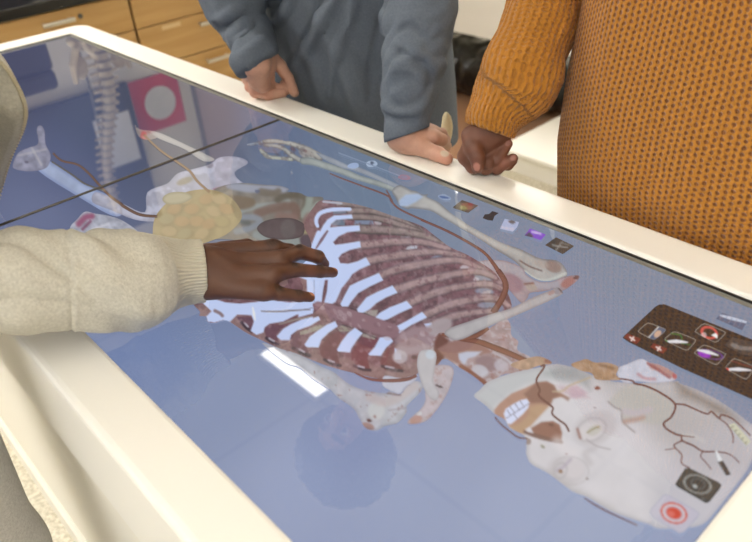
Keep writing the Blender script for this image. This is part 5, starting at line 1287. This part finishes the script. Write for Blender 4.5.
sA.append((onz(262, 76, .06), 16 * mpp(w2))); sB.append((ony(407, 152, .60), 20 * mpp(w3)))
plA = cuff_plane(onz(243, 71, .085), onz(272, 52.5, .095), ray(258, 62)); plB = cuff_plane(ony(388, 141.5, .60), ony(425, 128.5, .615), ray(406, 135))
def shirt(P):
    d = d_torso(P, [(.74, .925, .855, .255, .15), (.86, .925, .845, .255, .155), (.96, .93, .84, .245, .15), (1.15, .985, .82, .215, .145), (1.32, 1.04, .76, .21, .125), (1.43, 1.07, .715, .11, .09)])
    a = sleeve_d(P, [p for p, _ in sA], [r for _, r in sA], k=.02, plane=plA)
    b_ = sleeve_d(P, [p for p, _ in sB], [r for _, r in sB], k=.02, plane=plB)
    up = np.clip((P[:, 2] - 1.2) / .1, 0, 1)
    return np.minimum(np.minimum(d, a), b_) * (1 - up) + smin(smin(d, a, .05), b_, .05) * up
def hit(u, v, fn):
    d = ray(u, v); d = d / np.linalg.norm(d); t = .6
    for _ in range(90):
        p = (CAM + d * t)[None].astype(np.float32); e = float(fn(p)[0])
        t += max(e * .7, .0004)
        if e < .0006: break
    return CAM + d * t
def fold_lines(fn, lines):
    out = []
    for l, r, sgn in lines:
        run = []; best = []
        for u, v in catmull(l, 4):
            p = hit(u, v, fn); ok = np.linalg.norm(p - CAM) < 2.4
            if ok and (not run or np.linalg.norm(p - run[-1]) < .035): run.append(p)
            else:
                best = max(best, run, key=len); run = [p] if ok else []
        best = max(best, run, key=len)
        if len(best) > 2: out.append((np.array(best), r * .62, sgn))
    return out
FOLDS = fold_lines(shirt, [([(401, 52), (415, 57), (426, 66), (431, 80), (428, 88)], .0045, -1), ([(398, 44), (412, 48), (425, 56), (436, 68)], .007, 1), ([(399, 30), (412, 27), (426, 40)], .0045, -1), ([(396, 64), (408, 68), (420, 77)], .006, 1),
    ([(384, 92), (390, 103), (402, 107), (415, 104), (424, 96)], .0040, -1), ([(380, 104), (395, 113), (412, 113), (424, 108)], .006, 1), ([(380, 114), (396, 120), (414, 119)], .0038, -1),
    ([(210, 33), (224, 28), (236, 18)], .0045, -1), ([(216, 42), (232, 36), (246, 24)], .007, 1), ([(231, 51), (245, 40), (255, 28)], .0045, -1), ([(212, 20), (226, 17), (240, 6)], .0055, 1), ([(238, 62), (250, 52), (262, 42)], .005, 1),
    ([(270, 26), (280, 20), (290, 8), (296, -6)], .009, 1), ([(262, 14), (270, 12), (280, 6), (288, -6)], .006, -1), ([(287, 66), (299, 46), (314, 20), (326, -4)], .007, -1), ([(294, 72), (308, 48), (324, 20), (336, -4)], .010, 1), ([(330, 96), (336, 60), (350, 20), (356, -6)], .009, 1), ([(368, 100), (372, 60), (380, 20)], .006, -1)])
def shirt_folded(P):
    d = shirt(P)
    for pts_, r_, sg_ in FOLDS:
        lo_, hi_ = pts_.min(0) - .05, pts_.max(0) + .05
        m_ = ((P > lo_) & (P < hi_)).all(1)
        if not m_.any(): continue
        c_ = chain(P[m_], pts_[::2] if len(pts_) > 6 else pts_, [r_] * len(pts_), .002)
        d[m_] = smin(d[m_], c_, .014) if sg_ > 0 else -smin(-d[m_], c_, .010)
    return d
V, Fq = mesh_sdf(shirt_folded, (.55, .48, .70), (1.5, 1.05, 1.48), .0046)
Nv = normals_of(V, Fq)
for S_, am, sd in ((sA, .0045, 31), (sB, .0052, 44)):
    pts_ = [p for p, _ in S_]; d, s, T, Q = polyline_param(V, catmull(pts_, 6))
    Ls = sum(np.linalg.norm(pts_[i + 1] - pts_[i]) for i in range(len(pts_) - 1))
    rr = np.interp(s, np.linspace(0, Ls, 8), [.1, .085, .075, .07, .06, .052, .045, .04])
    on = (1 - sstep(1.0, 1.3, d / rr)) * (1 - sstep(Ls - .07, Ls - .045, s)) * sstep(.05, .15, s)
    V2, s2, a2 = tube_folds(V, Nv, pts_, am, .034, sd, None, skew=3.5)
    V = V + (V2 - V) * on[:, None]
tor = sstep(.0, .06, 1.4 - V[:, 2]) * (np.abs(V[:, 0] - .98) < .26)
fold_ = fbm(np.stack([V[:, 0] / .055 + .9 * (V[:, 2] - 1) / .055 * .35, V[:, 1] / .2, V[:, 2] / .32], 1), 1.0, 61, 2)
V = V + Nv * (tor * .018 * fold_ * (V[:, 1] < .8))[:, None]
from_np('shirt', V, Fq, M['slate'], p2)
lg2 = [(l[0], l[1]) for l in legs2]
V, Fq = mesh_sdf(lambda P: pants(P, lg2, [(.76, .955, .86, .17, .125), (.95, .955, .86, .175, .13)], .015), (.70, .68, .04), (1.3, 1.05, .98), .009)
from_np('trousers', V, Fq, M['dark'], p2)
shoes(p2, [(.85, .91, 0), (1.06, .91, 0)], (0, -1, 0), M['shoe'])
hv, hf = hair_mesh(hd2, F2_, U2_, lambda q: np.maximum(d_ell(q, (0, -.03, .06), (.128, .13, .122)), np.maximum(q[:, 1] - .075 - .3 * (q[:, 2] - .08), -.05 - q[:, 2] + .5 * q[:, 1])), 14, amp=.012)
from_np('hair', hv, hf, M['hair'], p2)
# ivory shirt tail showing at the side
tl = catmull([ony(446, 112, .74), ony(447, 126, .735), ony(445, 140, .725), ony(441, 150, .715)], 5)
tube('shirt_tail', tl, [.002, .005, .008, .009, .010] + [.011] * (len(tl) - 5), pmat('ivory_cotton', (226, 214, 176), .9), p2)

# ============ person in the mustard sweater, loose fist on the far rim
p3 = thing('person', 'person in a chunky mustard knit sweater, loose fist on the far rim', 'person', (1.84, .88, 0))
SK3 = (112, 70, 52)
w4 = J(491, 126, .080)
palm = [(w4, J(466, 156, .036), .018, .014), (w4, J(473, 150, .05), .018, .015), (w4 + [.004, .01, 0], J(483, 150, .045), .02, .014), (w4 + [.01, .012, -.006], J(495, 150, .036), .018, .013), (J(478, 134, .072), J(470, 150, .034), .016, .015), (J(470, 156, .028), J(492, 160, .022), .013, .012)]
f4 = [([J(467, 158, .032), J(473, 166.5, .0195), J(488, 163, .030), J(497, 149, .045)], [.0125, .0112, .0098, .0082]),
      ([J(472, 160, .028), J(486, 168.0, .018), J(498, 159, .034), J(507.5, 144, .052)], [.0122, .0110, .0096, .0080]),
      ([J(482, 160, .028), J(497, 168.0, .0175), J(505, 163, .028), J(513, 158.5, .036)], [.0115, .0104, .0092, .0078]),
      ([J(488, 156, .03), J(501, 165, .0165), J(508, 165, .02), J(513, 161, .026)], [.0105, .0092, .0082, .0070]),
      ([J(471, 136, .070), J(473, 147, .058), J(477, 157, .046), J(478, 167, .032)], [.0155, .0135, .0118, .0098])]
el4 = ony(552, -30, .785)
fo = ([el4, ony(540, 20, .745), ony(517, 84, .69), w4], [.032, .030, .026, .023])
VA, FA = hand_mesh(palm, w4, f4, fo, h=.0019, kf=.005)
t4 = f4[4][0]
nl = [(t4[3] + np.array([.004, -.008, .004]), t4[3] - t4[2], .0075, .0058, (176, 120, 104))]
for f_ in (f4[1][0], f4[2][0]):
    nl.append((f_[3] + np.array([.004, -.004, .004]), f_[3] - f_[2], .006, .0050, (158, 110, 98)))
cA = skin_col(VA, SK3, [(t4[1] + np.array([0, -.008, .008]), .010), (t4[2] + np.array([0, -.006, .006]), .008), (f4[0][0][1], .010), (f4[1][0][2], .009), (f4[2][0][2], .008), (J(467, 148, .05), .010), (J(484, 152, .05), .010)], nl, dark=(.62, .6, .6), seed=33, pink=[(f4[2][0][2], .013, .18), (f4[1][0][3], .012, .15), (f4[0][0][1], .012, .08)])
rows3 = [(.80, 1.84, .88, .15, .11), (1.0, 1.84, .88, .15, .11), (1.2, 1.84, .87, .16, .11), (1.38, 1.85, .86, .17, .10), (1.45, 1.85, .86, .07, .07)]
hd3 = (1.86, .80, ZT + .80)
legs3 = [([(1.75, .9, .86), (1.74, .91, .5), (1.73, .93, .08)], [.08, .058, .042]), ([(1.93, .9, .86), (1.94, .91, .5), (1.95, .93, .08)], [.08, .058, .042])]
lw3 = np.array([2.06, .90, .80])
arms3 = [([(1.66, .87, 1.38), (1.56, .86, 1.2), el4], [.04, .036, .034]), ([(2.04, .88, 1.36), (2.1, .92, 1.08), lw3], [.05, .042, .027])]
parts = body_trunk(rows3, ([(1.85, .86, 1.42), (1.855, .83, 1.56)], [.052, .05]), hd3, (-.1, -.75, -.6), (-.05, -.6, .78), arms3, legs3, SK3) + [(VA, FA, cA)]
ph = [(lw3, lw3 + [-.005, .02 * (k - 1.5), -.085], .015, .011) for k in range(4)]
fg = [([lw3 + [-.005, .02 * (k - 1.5), -.085], lw3 + [-.012, .021 * (k - 1.5), -.12], lw3 + [-.024, .021 * (k - 1.5), -.145]], [.010, .0085, .0065]) for k in range(4)] + [([lw3 + [0, -.02, -.02], lw3 + [-.01, -.042, -.05], lw3 + [-.016, -.045, -.075]], [.013, .010, .008])]
V, Fq = hand_mesh(ph, lw3, fg, ([np.array([2.085, .91, .98]), lw3], [.036, .026]), h=.003)
parts.append((V, Fq, skin_col(V, SK3, seed=6)))
V, Fq, c = merge(parts); from_np('body', V, Fq, M['skin'], p3, col=c)
PU, PV = .0086, .0082
# jumper body
JX = 1.80
rowsJ = [(.70, JX, .86, .285, .165), (.80, JX, .86, .292, .175), (.90, JX, .86, .295, .185), (1.0, JX, .865, .29, .185), (1.2, JX, .875, .27, .175), (1.34, JX + .02, .87, .24, .14), (1.45, 1.84, .862, .11, .09)]
V, Fq = mesh_sdf(lambda P: d_torso(P, rowsJ, 2.7), (1.46, .62, .68), (2.16, 1.08, 1.5), .0075)
Nv = normals_of(V, Fq); V = V + Nv * (.009 * fbm(np.stack([V[:, 0] / .1, V[:, 1] / .3, V[:, 2] / .4], 1), 1.0, 71, 2))[:, None]
ang = np.arctan2(V[:, 0] - JX, -(V[:, 1] - .88) * 1.45)
sg = np.interp(ang, np.linspace(-np.pi, np.pi, 73), 0 * np.linspace(-np.pi, np.pi, 73))
th_s = np.linspace(-np.pi, np.pi, 361); rx_, ry_ = .292, .185
dxs = np.sin(th_s); dys = -np.cos(th_s) / 1.45
kk_ = (np.abs(dxs / rx_) ** 2.7 + np.abs(dys / ry_) ** 2.7) ** (-1 / 2.7)
cx_, cy_ = dxs * kk_, dys * kk_
arc = np.concatenate([[0], np.cumsum(np.hypot(np.diff(cx_), np.diff(cy_)))])
uu = np.interp(ang, th_s, arc) / PU
sw = from_np('sweater', V, Fq, M['knit'], p3, attrs={'knit': np.stack([uu, V[:, 2] / PV, np.ones(len(V))], 1)})
def knit_sleeve(name, S_, cuff_s, seed, h=.0045, plane=None):
    pts_ = [p for p, _ in S_]; rd = [r for _, r in S_]
    lo, hi = np.array(pts_).min(0) - .1, np.array(pts_).max(0) + .1
    V, Fq = mesh_sdf(lambda P: sleeve_d(P, pts_, rd, k=.014, plane=plane), lo, hi, h)
    Nv = normals_of(V, Fq)
    Ls = sum(np.linalg.norm(pts_[i + 1] - pts_[i]) for i in range(len(pts_) - 1))
    V, s, ang = tube_folds(V, Nv, pts_, .005, .07, seed, lambda s: 1 - sstep(Ls - cuff_s - .03, Ls - cuff_s, s), skew=1.5)
    ribs_ = np.sin(ang * 34)
    V = V + Nv * (.0009 * ribs_)[:, None]
    return from_np(name, V, Fq, M['knit'], sw, attrs={'knit': np.stack([ang * 34 / (2 * np.pi) + .25, s / .0075, np.full(len(V), .18)], 1)})
cf = pxp(500, 100, .665, 33)
sC = [(W(1.665, .86, .50), .095), pxp(556, -80, .83, 50), pxp(552, -30, .785, 38), pxp(540, 20, .745, 36), pxp(523, 66, .70, 38), pxp(517, 84, .690, 38), pxp(505, 98, .678, 31), (w4 + np.array([.0, .003, .012]), 24.5 * mpp(w4)), (J(489, 142, .06), 23 * mpp(w4))]
knit_sleeve('sleeve', sC, .08, 81, plane=cuff_plane(J(471.5, 124.5, .075), J(512, 138, .085), ray(492, 130)))
sD = [(W(2.03, .88, .49), .09), (np.array([2.1, .925, 1.08]), .08), (np.array([2.08, .912, .93]), .072), (np.array([2.067, .905, .86]), .05), (np.array([2.061, .901, .808]), .042)]
knit_sleeve('sleeve', sD, .06, 82, h=.008)
V, Fq = mesh_sdf(lambda P: pants(P, legs3, [(.76, 1.84, .89, .18, .13), (.95, 1.84, .89, .185, .13)], .02), (1.58, .7, .04), (2.12, 1.1, .98), .009)
from_np('trousers', V, Fq, M['dark'], p3)
shoes(p3, [(1.73, .94, 0), (1.95, .94, 0)], (0, -1, 0), M['shoe'])
hv, hf = hair_mesh(hd3, (-.1, -.75, -.6), (-.05, -.6, .78), lambda q: np.minimum(np.maximum(d_ell(q, (0, -.02, .045), (.094, .11, .1)), np.maximum(q[:, 1] - .06 - .3 * (q[:, 2] - .06), -.06 - q[:, 2] + .4 * q[:, 1])), d_ell(q, (0, -.12, .06), (.055, .05, .055))), 24)
from_np('hair', hv, hf, M['hair'], p3)
